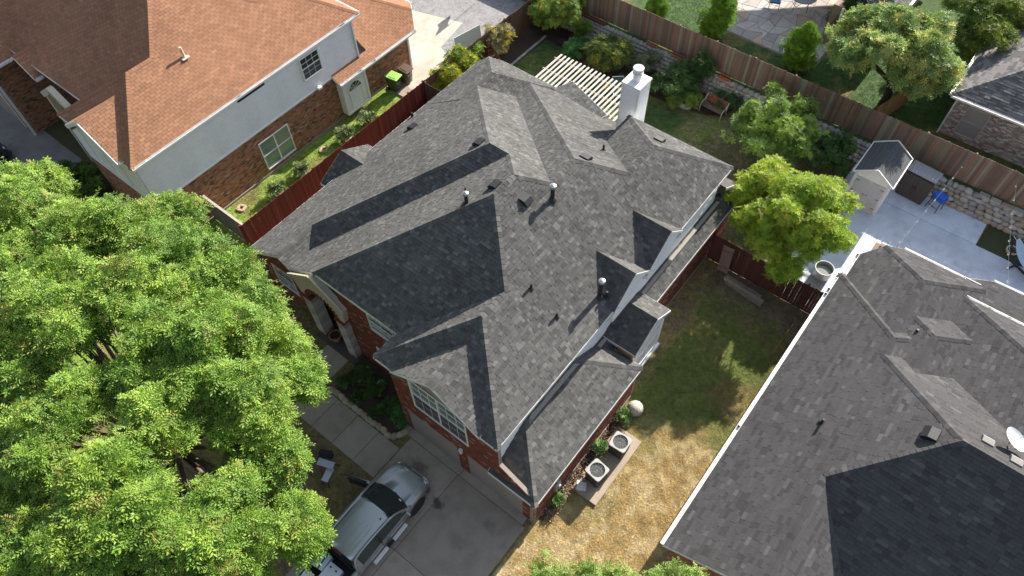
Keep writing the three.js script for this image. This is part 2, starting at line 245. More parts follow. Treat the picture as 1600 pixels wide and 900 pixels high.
// ---------------------------------------------------------------- brick walls: every brick its own block, joints recessed
// wall frame: origin [x,z] at left end seen from outside, direction u [ux,uz], outward n [nx,nz]; region polygon in (s,y)
function brickWall(house, a, b, region, holes, o) {
  const L = Math.hypot(b[0] - a[0], b[1] - a[1]), u = [(b[0] - a[0]) / L, (b[1] - a[1]) / L], n = [-u[1], u[0]];
  const W = (s, y, d) => [a[0] + u[0] * s + n[0] * d, y, a[1] + u[1] * s + n[1] * d];
  const HP = edgesHP(region); let smin = 1e9, smax = -1e9, y0 = 1e9, y1 = -1e9; for (const [s, y] of region) { smin = Math.min(smin, s); smax = Math.max(smax, s); y0 = Math.min(y0, y); y1 = Math.max(y1, y); }
  // backing with holes, mortar joints 9 mm behind the faces
  const sh = new THREE.Shape(region.map(p => new THREE.Vector2(...p))); for (const h of holes) sh.holes.push(new THREE.Path([[h[0], h[1]], [h[2], h[1]], [h[2], h[3]], [h[0], h[3]]].map(p => new THREE.Vector2(...p))));
  const back = new THREE.ExtrudeGeometry(sh, { depth: 0.16, bevelEnabled: false }); back.applyMatrix4(new THREE.Matrix4().makeBasis(new THREE.Vector3(u[0], 0, u[1]), new THREE.Vector3(0, 1, 0), new THREE.Vector3(n[0], 0, n[1]))); back.translate(a[0] - n[0] * 0.169, 0, a[1] - n[1] * 0.169);
  const wall = part('wall', back, o.mortar ?? mortarMat, house, true);
  const bl = [], CH = 0.077, CW = 0.213;
  for (let j = Math.floor(y0 / CH); j * CH < y1; j++) for (let i = Math.floor(smin / CW) - 1; i * CW < smax; i++) {
    const s0 = i * CW + (j & 1) * CW / 2; let rs = [[s0, j * CH, s0 + CW - 0.011, j * CH + CH - 0.011]];
    for (const h of holes) rs = rs.flatMap(r => (r[2] <= h[0] || r[0] >= h[2] || r[3] <= h[1] || r[1] >= h[3]) ? [r] : [[r[0], r[1], Math.min(r[2], h[0] - .004), r[3]], [Math.max(r[0], h[2] + .004), r[1], r[2], r[3]]].filter(q => q[2] - q[0] > 0.02));
    for (const r of rs) { let P = [[r[0], r[1]], [r[2], r[1]], [r[2], r[3]], [r[0], r[3]]]; for (const h of HP) P = clipP(P, ...h); if (P.length < 3 || Math.abs(area(P)) < 4e-4) continue; if (area(P) < 0) P.reverse(); const rr = h2(i, j, o.seed), d = 0.003 * (h2(i, j, o.seed + 2) - 0.5); const col = o.color(rr, h2(i, j, o.seed + 4)); bl.push({ P, d, col, c: W(P[0][0], P[0][1], 0) }); }
  }
  const emit = (T, k) => { const f = k.P.map(p => W(p[0], p[1], k.d)), bk = k.P.map(p => W(p[0], p[1], -0.012)); T.fan(f, k.col); for (let i = 0; i < f.length; i++) { const m = (i + 1) % f.length; T.tri(f[i], bk[i], bk[m], k.col); T.tri(f[i], bk[m], f[m], k.col); } };
  const bs = bl.map(k => ({ k, d: dCam(k.c), v: inView(k.c) })).sort((x, y) => (y.v - x.v) || (x.d - y.d)); const rest = new Tri();
  bs.forEach((q, i) => { if (i < (o.singles ?? 0) && q.v) { const T = new Tri(); emit(T, q.k); part('brick', T.geo(), brickMat, wall, true); } else emit(rest, q.k); });
  if (rest.v.length) part('bricks', rest.geo(), brickMat, wall, true, { kind: 'stuff' });
  return { wall, W };
}
// a framed window set on a wall frame W(s,y,d)
function windowAt(house, W, s0, y0, s1, y1, o = {}) {
  const box = (a, b, c, d, d0, d1) => { const P = [W(a, b, d0), W(c, b, d0), W(c, d, d0), W(a, d, d0)], Q = [W(a, b, d1), W(c, b, d1), W(c, d, d1), W(a, d, d1)]; const g = [polyGeo(Q)]; for (let i = 0; i < 4; i++) { const j = (i + 1) % 4; g.push(polyGeo([P[i], P[j], Q[j], Q[i]])); } return g; };
  const fw = o.fw ?? 0.06, fr = [...box(s0, y0, s0 + fw, y1, -0.1, 0.02), ...box(s1 - fw, y0, s1, y1, -0.1, 0.02), ...box(s0 + fw, y0, s1 - fw, y0 + fw, -0.1, 0.03), ...box(s0 + fw, y1 - fw, s1 - fw, y1, -0.1, 0.02)];
  const f = part('window', fr, o.frame ?? whitePaint, house, true);
  const mull = o.mull ?? 1, nx = o.nx ?? 1, wS = (s1 - s0 - 2 * fw) / mull;
  for (let i = 0; i < mull; i++) for (let j = 0; j < 2; j++) { const a = s0 + fw + i * wS, c = a + wS, b = y0 + fw + j * (y1 - y0 - 2 * fw) / 2, d = b + (y1 - y0 - 2 * fw) / 2; part('pane', [polyGeo([W(a, b, -0.05 + j * 0.02), W(c, b, -0.05 + j * 0.02), W(c, d, -0.05 + j * 0.02), W(a, d, -0.05 + j * 0.02)])], o.glass ?? glassGreen, f, true); }
  const bars = []; const ym = (y0 + y1) / 2; bars.push(...box(s0 + fw, ym - 0.022, s1 - fw, ym + 0.022, -0.06, 0.005)); for (let i = 1; i < mull; i++) bars.push(...box(s0 + fw + i * wS - 0.03, y0 + fw, s0 + fw + i * wS + 0.03, y1 - fw, -0.06, 0.01));
  if (nx > 1) for (let i = 0; i < mull; i++) { for (let k = 1; k < nx; k++) { const s = s0 + fw + i * wS + wS * k / nx; bars.push(...box(s - 0.009, y0 + fw, s + 0.009, y1 - fw, -0.06, -0.015)); } for (const q of [0.25, 0.75]) { const y = mix(y0 + fw, y1 - fw, q); bars.push(...box(s0 + fw + i * wS, y - 0.009, s0 + fw + (i + 1) * wS, y + 0.009, -0.06, -0.016)); } }
  part('muntin', bars, o.frame ?? whitePaint, f, true);
  if (o.screen) part('screen', [polyGeo([W(s0 + fw, y0 + fw, -0.018), W(s1 - fw, y0 + fw, -0.018), W(s1 - fw, ym - .02, -0.018), W(s0 + fw, ym - .02, -0.018)])], M(0.07, 0.08, 0.08), f, true);
  return f;
}
const frameOf = (a, b) => { const L = Math.hypot(b[0] - a[0], b[1] - a[1]), u = [(b[0] - a[0]) / L, (b[1] - a[1]) / L], n = [-u[1], u[0]]; return (s, y, d) => [a[0] + u[0] * s + n[0] * d, y, a[1] + u[1] * s + n[1] * d]; };
// ================================================================ ground
// colour of the ground from where it lies: dry lawns, green lawns, bare soil
const GX0 = -52, GZ0 = -58, GS = 68;
const LW = { gold: [0.32, 0.225, 0.09], straw: [0.4, 0.31, 0.16], olive: [0.17, 0.14, 0.05], green: [0.12, 0.145, 0.036], dgreen: [0.045, 0.09, 0.02], dirt: [0.15, 0.11, 0.072], bright: [0.2, 0.29, 0.045] };
function lawnCol(x, z) {
  const n = fbm(x * 0.55, z * 0.55, 3), n2 = fbm(x * 2.3, z * 2.3, 9, 3), n3 = fbm(x * 9, z * 9, 31, 2);
  let c;
  if (z < -33.2) c = mix3(LW.dgreen, LW.olive, ss(0.56, 0.72, n) * 0.7);
  else if (x > -5 && z > -22.6) { // side lawn: bare by the fence, green in the middle, parched gold towards the street
    const g = ss(-11.5, -15.5, z + (n - 0.5) * 5 + (x + 3) * 0.5), d = ss(-19.6, -21.6, z + (n2 - 0.5) * 3);
    c = mix3(mix3(LW.gold, LW.straw, ss(0.45, 0.62, n2)), mix3(LW.green, LW.olive, ss(0.4, 0.62, n)), g); c = mix3(c, LW.dirt, d * 0.9); c = mix3(c, LW.olive, (1 - g) * ss(0.55, 0.7, n) * 0.5);
  } else if (x < -24.9 && x > -27.8) c = mix3(LW.bright, LW.olive, ss(0.55, 0.8, n) * 0.8);
  else if (z < -24) { c = mix3(LW.dgreen, LW.green, ss(0.35, 0.65, n)); c = mix3(c, LW.dirt, ss(-15, -9, x + (n - .5) * 3) * ss(0.4, 0.6, n2) * 0.6); if (x > -10) c = mix3(c, LW.dirt, 0.35); }
  else c = mix3(LW.olive, LW.dirt, ss(0.4, 0.65, n2) * 0.7);
  const n4 = fbm(x * 4.2, z * 4.2, 57, 2), k = 0.42 + 0.72 * n3 + 0.5 * n4; return [c[0] * k, c[1] * k, c[2] * k];
}
function groundTex(x0, z0, w, h, nx, ny) {
  const d = new Uint8Array(nx * ny * 4), r = rng(77), enc = v => 255 * Math.pow(cl(v), 1 / 2.2);
  for (let j = 0; j < ny; j++) for (let i = 0; i < nx; i++) { const x = x0 + (i + 0.5) / nx * w, z = z0 + (j + 0.5) / ny * h, c = lawnCol(x, z), k = 0.6 + 0.8 * r(), o = (j * nx + i) * 4; d[o] = enc(c[0] * k); d[o + 1] = enc(c[1] * k); d[o + 2] = enc(c[2] * k); d[o + 3] = 255; }
  const t = new THREE.DataTexture(d, nx, ny); t.colorSpace = THREE.SRGBColorSpace; t.magFilter = THREE.LinearFilter; t.minFilter = THREE.LinearMipmapLinearFilter; t.generateMipmaps = true; t.needsUpdate = true; return t;
}
function lawnSheet(name, x0, x1, z0, z1, y, res) {
  const w = x1 - x0, h = z1 - z0, g = new THREE.PlaneGeometry(w, h, 1, 1); g.rotateX(-Math.PI / 2); g.translate(x0 + w / 2, y, z0 + h / 2);
  const p = g.attributes.position, uv = g.attributes.uv; for (let i = 0; i < p.count; i++) uv.setXY(i, (p.getX(i) - x0) / w, (p.getZ(i) - z0) / h);
  const m = new THREE.Mesh(g, new THREE.MeshStandardMaterial({ map: groundTex(x0, z0, w, h, Math.round(w * res), Math.round(h * res)), roughness: 1 })); m.name = name; m.receiveShadow = m.castShadow = true; m.userData = { kind: 'structure' }; scene.add(m); return m;
}
{ const g = new THREE.CircleGeometry(900, 48); g.rotateX(-Math.PI / 2); g.translate(0, -0.02, 0); const m = struct('ground', g, M(0.09, 0.09, 0.04, { map: concTex })); }
lawnSheet('lawn', -30, 9, -33.6, 6, 0, 34);
struct('upper_terrace', [bx(-60, -0.5, -120, 60, 0.98, -33.5)], M(0.05, 0.07, 0.025, { map: concTex }));
lawnSheet('upper_lawn', -24, 12, -50, -33.5, 0.985, 24);

// individual grass tufts for the relief of the lawns
function tuftGeo() { const v = []; const r = rng(5); for (let i = 0; i < 6; i++) { const a = r() * 6.28, l = 0.04 + r() * 0.05, h = 0.012 + 0.018 * r(), w = 0.008; const dx = Math.cos(a), dz = Math.sin(a), o = (r() - .5) * .05, q = (r() - .5) * .05; v.push(o - dz * w, 0, q + dx * w, o + dz * w, 0, q - dx * w, o + dx * l, h, q + dz * l); } const g = new THREE.BufferGeometry(); g.setAttribute('position', new THREE.BufferAttribute(new Float32Array(v), 3)); g.computeVertexNormals(); return g; }
function grass(label, n, x0, x1, z0, z1, y, ok, seed) {
  const im = new THREE.InstancedMesh(tuftGeo(), new THREE.MeshStandardMaterial({ roughness: 1, side: THREE.DoubleSide }), n); im.name = uname('grass'); const r = rng(seed), m = new THREE.Matrix4(), q = new THREE.Quaternion(), c = new THREE.Color(); let k = 0, t = 0;
  while (k < n && t++ < n * 6) { const x = mix(x0, x1, r()), z = mix(z0, z1, r()); if (!ok(x, z)) continue; const s = 0.7 + r() * 1.1; q.setFromAxisAngle(new THREE.Vector3(0, 1, 0), r() * 6.28); m.compose(new THREE.Vector3(x, y, z), q, new THREE.Vector3(s, s, s)); im.setMatrixAt(k, m); const l = lawnCol(x, z), f = 0.9 + 0.7 * r(); c.setRGB(l[0] * f, l[1] * f, l[2] * f); im.setColorAt(k, c); k++; }
  im.count = k; im.castShadow = im.receiveShadow = true; im.userData = { kind: 'stuff', label, category: 'grass' }; scene.add(im);
}
grass('dry golden and green grass of the side lawn between the two grey roofs', 60000, -4.7, -0.2, -20.5, 3, 0, (x, z) => !(x < -3.4 && z > -12.3 && z < -8.8), 1);
grass('shaded grass of the back garden behind the main house', 16000, -22.6, -3, -32, -24, 0, (x, z) => z > -30.6 + fbm(x, 0, 2) && !(x < -17 && z > -25.5), 2);
grass('dark grass of the garden beyond the long plank fence', 16000, -18, 6, -44, -34.3, 0.985, (x, z) => !(x > -15.3 && x < -8 && z < -37.4), 3);
grass('bright green grass strip beside the red fence', 7000, -27.55, -24.75, -21.3, -9.2, 0, () => true, 4);

// ---------------------------------------------------------------- paving
const concMat = (r, g, b) => M(r, g, b, { map: concTex, roughness: 0.9 });
const driveMat = concMat(0.38, 0.32, 0.27), walkMat = concMat(0.38, 0.33, 0.275), blueConc = concMat(0.62, 0.69, 0.8), paleConc = concMat(0.52, 0.46, 0.38), greyDrive = concMat(0.24, 0.23, 0.22);
const toneCache = new Map(); function slabTone(m, t) { const q = Math.floor(t * 4), k = m.uuid + q; if (!toneCache.has(k)) { const c = m.clone(); c.map = m.map; c.color.multiplyScalar(0.9 + 0.06 * q); toneCache.set(k, c); } return toneCache.get(k); }
function paved(name, slabs, mat, y0, y1) { const g = new THREE.Group(); g.name = name; g.userData = { kind: 'structure' }; scene.add(g); slabs.forEach(([a, b, c, d]) => { const w = b - a, h = d - c; part('slab', rb(w - 0.02, y1 - y0, h - 0.02, 0.012, (a + b) / 2, (y0 + y1) / 2, (c + d) / 2, 1), slabTone(mat, h2(a * 10, c * 10, 4)), g); }); return g; }
paved('driveway', [[-11.25, -8.6, -6.4, -2.6], [-8.6, -5.1, -6.4, -2.6], [-11.25, -8.6, -2.6, 1.4], [-8.6, -5.1, -2.6, 1.4], [-11.25, -8.6, 1.4, 6], [-8.6, -5.1, 1.4, 6], [-11.5, -8.55, -7.3, -6.4], [-8.55, -5.25, -7.3, -6.4]], driveMat, -0.1, 0.03);
{ // oil and damp stains soaked into the concrete
  const st = (x, z, w, h, seed, dark) => { const n = 128, d = new Uint8Array(n * n * 4); for (let j = 0; j < n; j++) for (let i = 0; i < n; i++) { const u = i / n - .5, v = j / n - .5, q = Math.hypot(u, v) * 2 + 0.9 * (fbm(i / 22, j / 22, seed) - .5), a = 255 * ss(0.85, 0.25, q) * dark, o = (j * n + i) * 4; d[o] = d[o + 1] = d[o + 2] = a; d[o + 3] = 255; } const t = new THREE.DataTexture(d, n, n); t.magFilter = THREE.LinearFilter; t.needsUpdate = true; const g = new THREE.PlaneGeometry(w, h).rotateX(-Math.PI / 2).translate(x, 0.034, z); const m = new THREE.Mesh(g, new THREE.MeshStandardMaterial({ color: new THREE.Color(0.07, 0.06, 0.055), alphaMap: t, transparent: true, roughness: 0.8 })); m.name = uname('driveway_stain'); m.userData = { kind: 'structure' }; m.receiveShadow = true; scene.add(m); };
  st(-8.45, -5.0, 0.9, 0.7, 3, 0.55); st(-6.9, -4.4, 1.6, 1.2, 5, 0.12); st(-7.2, -1.4, 2.2, 1.5, 8, 0.14); st(-6.2, -5.6, 1.3, 0.8, 9, 0.14); st(-10.1, -5.7, 1.4, 0.8, 12, 0.3); st(-7.9, 0.4, 1.0, 2.0, 14, 0.2);
}
paved('walkway', [...[-11.27, -12.5, -13.75, -15, -16.25].map((x, i, a) => i < 4 ? [a[i + 1], x, -5.75, -4.15] : [-17.5, x, -5.75, -4.15]), [-17.4, -16.0, -7.4, -5.75], [-18.75, -17.5, -5.75, -4.15], [-20, -18.75, -5.75, -4.15]], walkMat, -0.1, 0.025);
paved('porch_floor', [[-18.2, -15.6, -10, -7.4]], concMat(0.1, 0.09, 0.085), -0.1, 0.06);
paved('patio', [[-2.9, 4.05, -32.9, -31.1], [-2.9, 14, -31.1, -22.5]].map(r => r), blueConc, -0.1, 0.035);
struct('side_patio', [slab([[-27.5, -22.6], [-24.7, -22.6], [-24.7, -24.5], [-26.2, -26.1], [-27.4, -26.6], [-27.9, -29.3], [-34, -27.6], [-34, -22.6]], -0.05, 0.03)], paleConc);
struct('patio_step', [bx(-27.5, -0.05, -22.6, -25.6, 0.09, -21.8)], concMat(0.34, 0.28, 0.22));
struct('gravel', [slab([[-60, -26], [-24.7, -26], [-24.7, -33.6], [-60, -33.6]], -0.05, 0.012)], M(0.3, 0.29, 0.29, { map: noiseTex(512, 5, [[16, 1], [60, 1.4], [160, 1], [256, 1]], 41, 0.3, 1.35) }));
struct('neighbour_driveway', [slab([[-60, -7.2], [-36.9, -7.2], [-36.2, 4], [-60, 4]], -0.05, 0.014)], greyDrive);
struct('flower_bed', [slab([[-15.7, -8.2], [-11.7, -8.2], [-11.7, -6.5], [-12.1, -5.9], [-15.4, -5.9]], -0.05, 0.05)], soilMat);
struct('garden_bed', [slab([[-22.7, -28], [-22.6, -31.2], [-21, -31.1], [-19.2, -30.3], [-16, -30.6], [-13.5, -30.8], [-11.2, -31.2], [-10.4, -31.7], [-10, -33.5], [-24.5, -33.5], [-24.5, -27]], -0.05, 0.03), slab([[-4.95, -7], [-4.45, -7.1], [-4.55, -12.8], [-4.95, -13.3]], -0.05, 0.02)], soilMat);

// ================================================================ the main house
const wx = (x, z, k) => 1 + k * (fbm(x * 0.35, z * 0.35, 61, 3) - 0.5) + k * 0.6 * (fbm(x * 1.7, z * 1.7, 67, 2) - 0.5);
const SH_GREY = (a, b, x, z) => { let v = 0.108 + 0.026 * a; if (b > 0.88) v = 0.15 + 0.03 * a; else if (b < 0.22) v = 0.088 + 0.012 * a; v *= 0.95 * wx(x, z, 0.35); return [v * 1.015, v, v * 0.975]; };
const SH_NEIGH = (a, b, x, z) => { let v = 0.082 + 0.016 * a; if (b > 0.93) v = 0.11 + 0.02 * a; else if (b < 0.15) v = 0.071; v *= 0.93 * wx(x, z, 0.25); return [v * 1.01, v * 0.99, v * 1.02]; };
const SH_BROWN = (a, b, x, z) => { const v = (0.86 + 0.22 * a + (b > 0.9 ? 0.1 : 0)) * wx(x, z, 0.3); return [0.35 * v, 0.185 * v, 0.115 * v]; };
const P = 0.68;
const rp = pl.right(-6.5, 5.5, P);
const house = thing('house', 'two-storey red brick house with steep charcoal shingle roof filling the middle', 'house', [-12, 0, -15]);
const mainBlocks = [
  { fp: rect(-12.4, -6.5, -13, -6.68), planes: [rp, pl.left(-12.4, 5.5, P), pl.front(-6.72, 5.5, 0.7)] },                      // garage wing
  { fp: [[-19.3, -20], [-6.5, -20], [-6.5, -7.93], [-19.3, -7.93]], planes: [rp, pl.left(-17, 5.5, P), pl.front(-7.93, 5.5, P), [9.07 + 0.66 * 14.4, 0, 0.66]] },   // middle hip
  { fp: rect(-22.3, -11.75, -23.8, -9), planes: [pl.left(-22.3, 2.8, 0.655), [8.2 - 0.605 * 15.9, 0, -0.605].map((v, i) => i ? v : 8.2 - 0.605 * 15.9), [9.07 + 0.66 * 14.4, 0, 0.66]] }, // long left slope
  { fp: rect(-22.3, -18.3, -11, -7.9), planes: [pl.left(-22.3, 2.8, 0.655), pl.right(-19.55, 4.6, 0.66)] },                    // left front gable
  { fp: [[-19, -24.7], [-6.5, -24.7], [-6.5, -15], [-19, -15]], planes: [rp, [8.42 + 0.64 * 10.8, 0.64, 0], [8.42 + 0.69 * 16.95, 0, 0.69]] },       // back middle
  { fp: rect(-11.9, -6.5, -23.15, -17.5), planes: [rp, pl.left(-11.9, 5.5, P), pl.back(-23.15, 5.5, P)] },                     // back right wing
  { fp: [[-22.3, -20], [-22.3, -24.3], [-21.2, -25.25], [-17.6, -25.25], [-17.2, -24.9], [-17.2, -20]], planes: [pl.left(-22.3, 2.8, 0.67), pl.right(-17.0, 2.75, 0.67), pl.back(-25.25, 2.8, 0.64)] }, // back left wing
  { fp: rect(-11.5, -7.25, -9.2, -6.62), planes: [[6.95 + 0.667 * 9.35, 0.667, 0], [6.95 - 0.667 * 9.35, -0.667, 0]] },                // gable over the garage window
  { fp: rect(-8.6, -6.42, -18.75, -16.25), planes: [[6.66 + 0.92 * 17.5, 0, 0.92], [6.66 - 0.92 * 17.5, 0, -0.92]] },          // side dormers
  { fp: rect(-8.6, -6.42, -16.2, -13.7), planes: [[6.66 + 0.92 * 14.95, 0, 0.92], [6.66 - 0.92 * 14.95, 0, -0.92]] },
  { fp: rect(-22.85, -20.4, -16.2, -12.9), planes: [[3.45 + 0.54 * 14.55, 0, 0.54], [3.45 - 0.54 * 14.55, 0, -0.54]] },        // left dormer
];
// lower roofs along the right side
const lowBlocks = [];
lowBlocks.push({ fp: rect(-7.0, -4.8, -13.85, -6.6), planes: [pl.right(-4.8, 2.7, P), pl.front(-6.6, 2.7, P), pl.back(-13.85, 2.7, P)] });
lowBlocks.push({ fp: rect(-7.0, -6.07, -24.1, -13.2), planes: [pl.right(-6.07, 2.62, 0.62), pl.back(-24.1, 2.62, 0.62)] });
lowBlocks.push({ fp: rect(-6.9, -5.25, -16.6, -13.9), planes: [[4.1 + 0.72 * 15.3, 0, 0.72], [4.1 - 0.72 * 15.3, 0, -0.72]] });
// porch roof at the back
mainBlocks.push({ fp: [[-17.8, -24.6], [-17.1, -26.1], [-13.9, -24.55], [-14.5, -22.6], [-17.2, -22.9]], planes: [[2.85 + 0.16 * 17.5, 0.16, 0.02].map((v, i) => i ? v : 2.85 + 0.16 * 17.5 + 0.02 * 25)], noEdge: false });
const shOpt = { exposure: 0.143, width: 0.185, jit: 0.7, thick: 0.011, layer: true, color: SH_GREY, singles: 300, deckMat: M(0.05, 0.05, 0.05) };
const R1 = buildRoof(house, mainBlocks, { ...shOpt, fasciaMat: whitePaint, gutter: null });
buildRoof(house, lowBlocks, { ...shOpt, name: 'lower_roof', singles: 200 });

// walls
const BR_RED = (a, b) => { const v = 0.62 + 0.6 * a; if (b > 0.955) return [0.4, 0.34, 0.28]; if (b > 0.88) return [0.27 * v, 0.12 * v, 0.08 * v]; return [0.235 * v, 0.062 * v, 0.035 * v]; };
const BR_BROWN = (a, b) => { const v = 0.7 + 0.8 * a; if (b > 0.9) return [0.13 * v, 0.07 * v, 0.05 * v]; if (b < 0.06) return [0.36 * v, 0.25 * v, 0.18 * v]; return [0.34 * v, 0.16 * v, 0.085 * v]; };
{
  // garage front: two door openings, a window under the gable
  const x0 = -11.75, zf = -6.75; const S = x => x - x0;
  const reg = [[0, 0], [S(-6.55), 0], [S(-6.55), 5.4], [S(-7.4), 5.5], [S(-9.35), 6.85], [S(-11.4), 5.45], [0, 5.35]];
  const win = [S(-10.75), 3.3, S(-8.0), 5.65];
  const { W } = brickWall(house, [x0, zf], [-6.55, zf], reg, [[S(-11.35), -1, S(-8.72), 2.15], [S(-8.2), -1, S(-6.5), 2.15], win], { color: BR_RED, seed: 1, singles: 290 });
  windowAt(house, W, ...win, { mull: 2, nx: 3, fw: 0.07, screen: true });
  brickWall(house, [-6.55, zf - 0.005], [-4.95, zf - 0.005], [[0, 0], [1.6, 0], [1.6, 2.7], [0, 3.7]], [[-1, -1, 1.05, 2.15]], { color: BR_RED, seed: 5 });
  // doors, recessed
  for (const [a, b] of [[-11.35, -8.72], [-8.2, -5.5]]) {
    const door = part('garage_door', [0, 1, 2, 3].map(i => rb(b - a - 0.02, 0.522, 0.05, 0.012, (a + b) / 2, 0.06 + 0.265 + i * 0.527, zf - 0.17, 1)), whitePaint, house, true);
    for (let i = 0; i < 4; i++) for (let k = 0; k < 4; k++) part('panel', rb((b - a) / 4 - 0.16, 0.34, 0.02, 0.01, a + (b - a) * (k + 0.5) / 4, 0.325 + i * 0.527, zf - 0.15, 1), whitePaint, door, true);
    part('door_frame', [bx(a, 0, zf - 0.2, a + 0.05, 2.15, zf - 0.02), bx(b - 0.05, 0, zf - 0.2, b, 2.15, zf - 0.02), bx(a, 2.1, zf - 0.2, b, 2.15, zf - 0.02)], whitePaint, house, true);
  }
  part('wall_lamp', [rb(0.12, 0.22, 0.12, 0.03, -8.46, 2.2, zf + 0.07), cy(0.05, 0.09, 0.08, -8.46, 2.31, zf + 0.07)], gutterMat, house, true);
  // entry wall between garage and porch, with its windows
  const e0 = -15.95, ze = -8.0, T = x => x - e0; const w1 = [T(-14.2), 3.9, T(-12.75), 5.25], w2 = [T(-14.3), 1.0, T(-12.75), 2.35];
  const { W: We } = brickWall(house, [e0, ze], [-11.7, ze], [[0, 0], [4.25, 0], [4.25, 5.4], [0, 5.4]], [w1, w2], { color: BR_RED, seed: 9 });
  windowAt(house, We, ...w1, { mull: 1, nx: 2, glass: glassDark }); windowAt(house, We, ...w2, { mull: 1, nx: 2, glass: glassDark });
  part('wall', [bx(-11.9, 0, -8.2, -11.75, 5.4, -6.9)], mortarMat, house, true);
  // porch: cream arched gable on two stone pillars
  const zp = -7.75; const arch = new THREE.Shape(); arch.moveTo(-18.35, 3.0); arch.lineTo(-18.75, 4.05); arch.lineTo(-17.1, 5.25); arch.lineTo(-15.55, 4.1); arch.lineTo(-15.75, 3.0); arch.lineTo(-16.2, 3.0); arch.absarc(-17.05, 3.1, 0.85, -0.1, Math.PI + 0.1, false); arch.lineTo(-18.35, 3.0);
  part('porch_gable', new THREE.ExtrudeGeometry(arch, { depth: 0.3, bevelEnabled: false }).translate(0, 0, zp - 0.3), creamMat, house, true);
  part('porch_trim', [beam([-18.8, 4.08, zp + .03], [-17.1, 5.32, zp + .03], 0.08, 0.16), beam([-17.1, 5.32, zp + .03], [-15.5, 4.15, zp + .03], 0.08, 0.16)], creamMat, house, true);
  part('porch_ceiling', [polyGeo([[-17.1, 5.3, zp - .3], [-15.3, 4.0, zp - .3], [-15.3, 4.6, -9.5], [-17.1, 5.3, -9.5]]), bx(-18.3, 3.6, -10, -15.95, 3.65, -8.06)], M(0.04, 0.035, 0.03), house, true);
  const arcB = []; for (let i = 0; i < 15; i++) { const a = Math.PI * (i + 0.5) / 15; const g = new THREE.BoxGeometry(0.09, 0.21, 0.34); g.rotateZ(a - Math.PI / 2); g.translate(-17.05 + 0.94 * Math.cos(a), 3.08 + 0.94 * Math.sin(a), zp - 0.13); arcB.push(g); } part('arch_bricks', arcB, M(0.2, 0.06, 0.035, { map: granTex }), house, true);
  for (const x of [-18.05, -16.0]) { const pil = part('porch_pillar', [rb(0.5, 3.0, 0.5, 0.02, x, 1.5, zp - 0.2)], M(0.42, 0.39, 0.34, { map: concTex }), house, true); for (let j = 0; j < 10; j++) for (let k = 0; k < 2; k++) { const w = 0.2 + 0.14 * h2(j, k, 3); part('stone', rb(k ? 0.5 - w : w, 0.28, 0.54, 0.02, x + (k ? 0.26 - (0.5 - w) / 2 : -0.26 + w / 2), 0.16 + j * 0.295, zp - 0.2, 1), [M(0.5, 0.46, 0.4, { map: concTex }), M(0.42, 0.38, 0.33, { map: concTex }), M(0.56, 0.52, 0.46, { map: concTex })][(j * 2 + k) % 3], pil, true); } part('pillar_cap', [rb(0.62, 0.1, 0.62, 0.03, x, 3.05, zp - 0.2), rb(0.62, 0.06, 0.62, 0.02, x, 0.05, zp - 0.2)], M(0.2, 0.06, 0.04, { map: granTex }), pil, true); }
  part('porch_wall', [bx(-18.4, 0, -10.1, -15.9, 3.6, -10)], M(0.12, 0.05, 0.035, { map: granTex }), house, true);
  part('front_door', [rb(1.0, 2.1, 0.06, 0.02, -16.9, 1.1, -9.97)], M(0.09, 0.04, 0.02, { map: woodTex }), house, true);
  // left room
  const lw = [0.9, 1.0, 2.3, 2.5]; const { W: Wl } = brickWall(house, [-22.0, -8.15], [-18.3, -8.15], [[0, 0], [3.7, 0], [3.7, 3.4], [2.4, 4.4], [0.2, 2.8], [0, 2.7]], [lw], { color: BR_RED, seed: 13 });
  windowAt(house, Wl, ...lw, { mull: 1, nx: 2, glass: glassDark });
  // right side: lower brick, upper siding with three windows
  brickWall(house, [-4.95, -6.75], [-4.95, -13.7], [[0, 0.12], [6.95, 0.12], [6.95, 2.7], [0, 2.7]], [], { color: BR_RED, seed: 17 });
  part('foundation', [bx(-5.2, -0.1, -13.7, -4.92, 0.12, -6.73), bx(-6.4, -0.1, -23.9, -6.12, 0.12, -13.7)], concMat(0.3, 0.27, 0.23), house, true);
  brickWall(house, [-6.15, -13.7], [-6.15, -23.9], [[0, 0.12], [10.2, 0.12], [10.2, 2.62], [0, 2.62]], [], { color: BR_RED, seed: 19 });
  part('wall', [bx(-6.4, 0, -13.85, -4.95, 2.7, -13.7), bx(-22, 0, -24.4, -21.9, 2.8, -8), bx(-22, 0, -24.4, -6.4, 2.9, -24.2)], mortarMat, house, true);
  const lap = []; for (let i = 0; i < 15; i++) { const y = 2.7 + i * 0.19; lap.push(beam([-6.83, y + 0.095, -6.9], [-6.83, y + 0.095, -23.0], 0.022, 0.196, [0.09, 1, 0])); } part('siding', lap, siding, house, true);
  part('wall', [bx(-11.9, 2.6, -23.0, -6.86, 5.5, -22.9), bx(-7.0, 2.5, -23, -6.86, 5.5, -6.9)], siding, house, true);
  for (const zc of [-17.5, -14.95]) part('dormer_gable', [polyGeo([[-6.46, 5.35, zc + 1.18], [-6.46, 5.35, zc - 1.18], [-6.46, 5.55, zc - 1.16], [-6.46, 6.58, zc], [-6.46, 5.55, zc + 1.16]]), bx(-6.84, 4.6, zc - 1.15, -6.47, 5.4, zc + 1.15)], siding, house, true);
  part('trim', [bx(-6.85, 4.2, -23, -6.78, 4.32, -16.3)], gutterMat, house, true);
  const Ws = frameOf([-6.74, -6.9], [-6.74, -23]); for (const z of [-18.9, -16.25, -13.6]) windowAt(house, Ws, -6.9 - z, 4.35, -6.9 - z + 1.05, 5.2, { mull: 1, glass: glassDark });
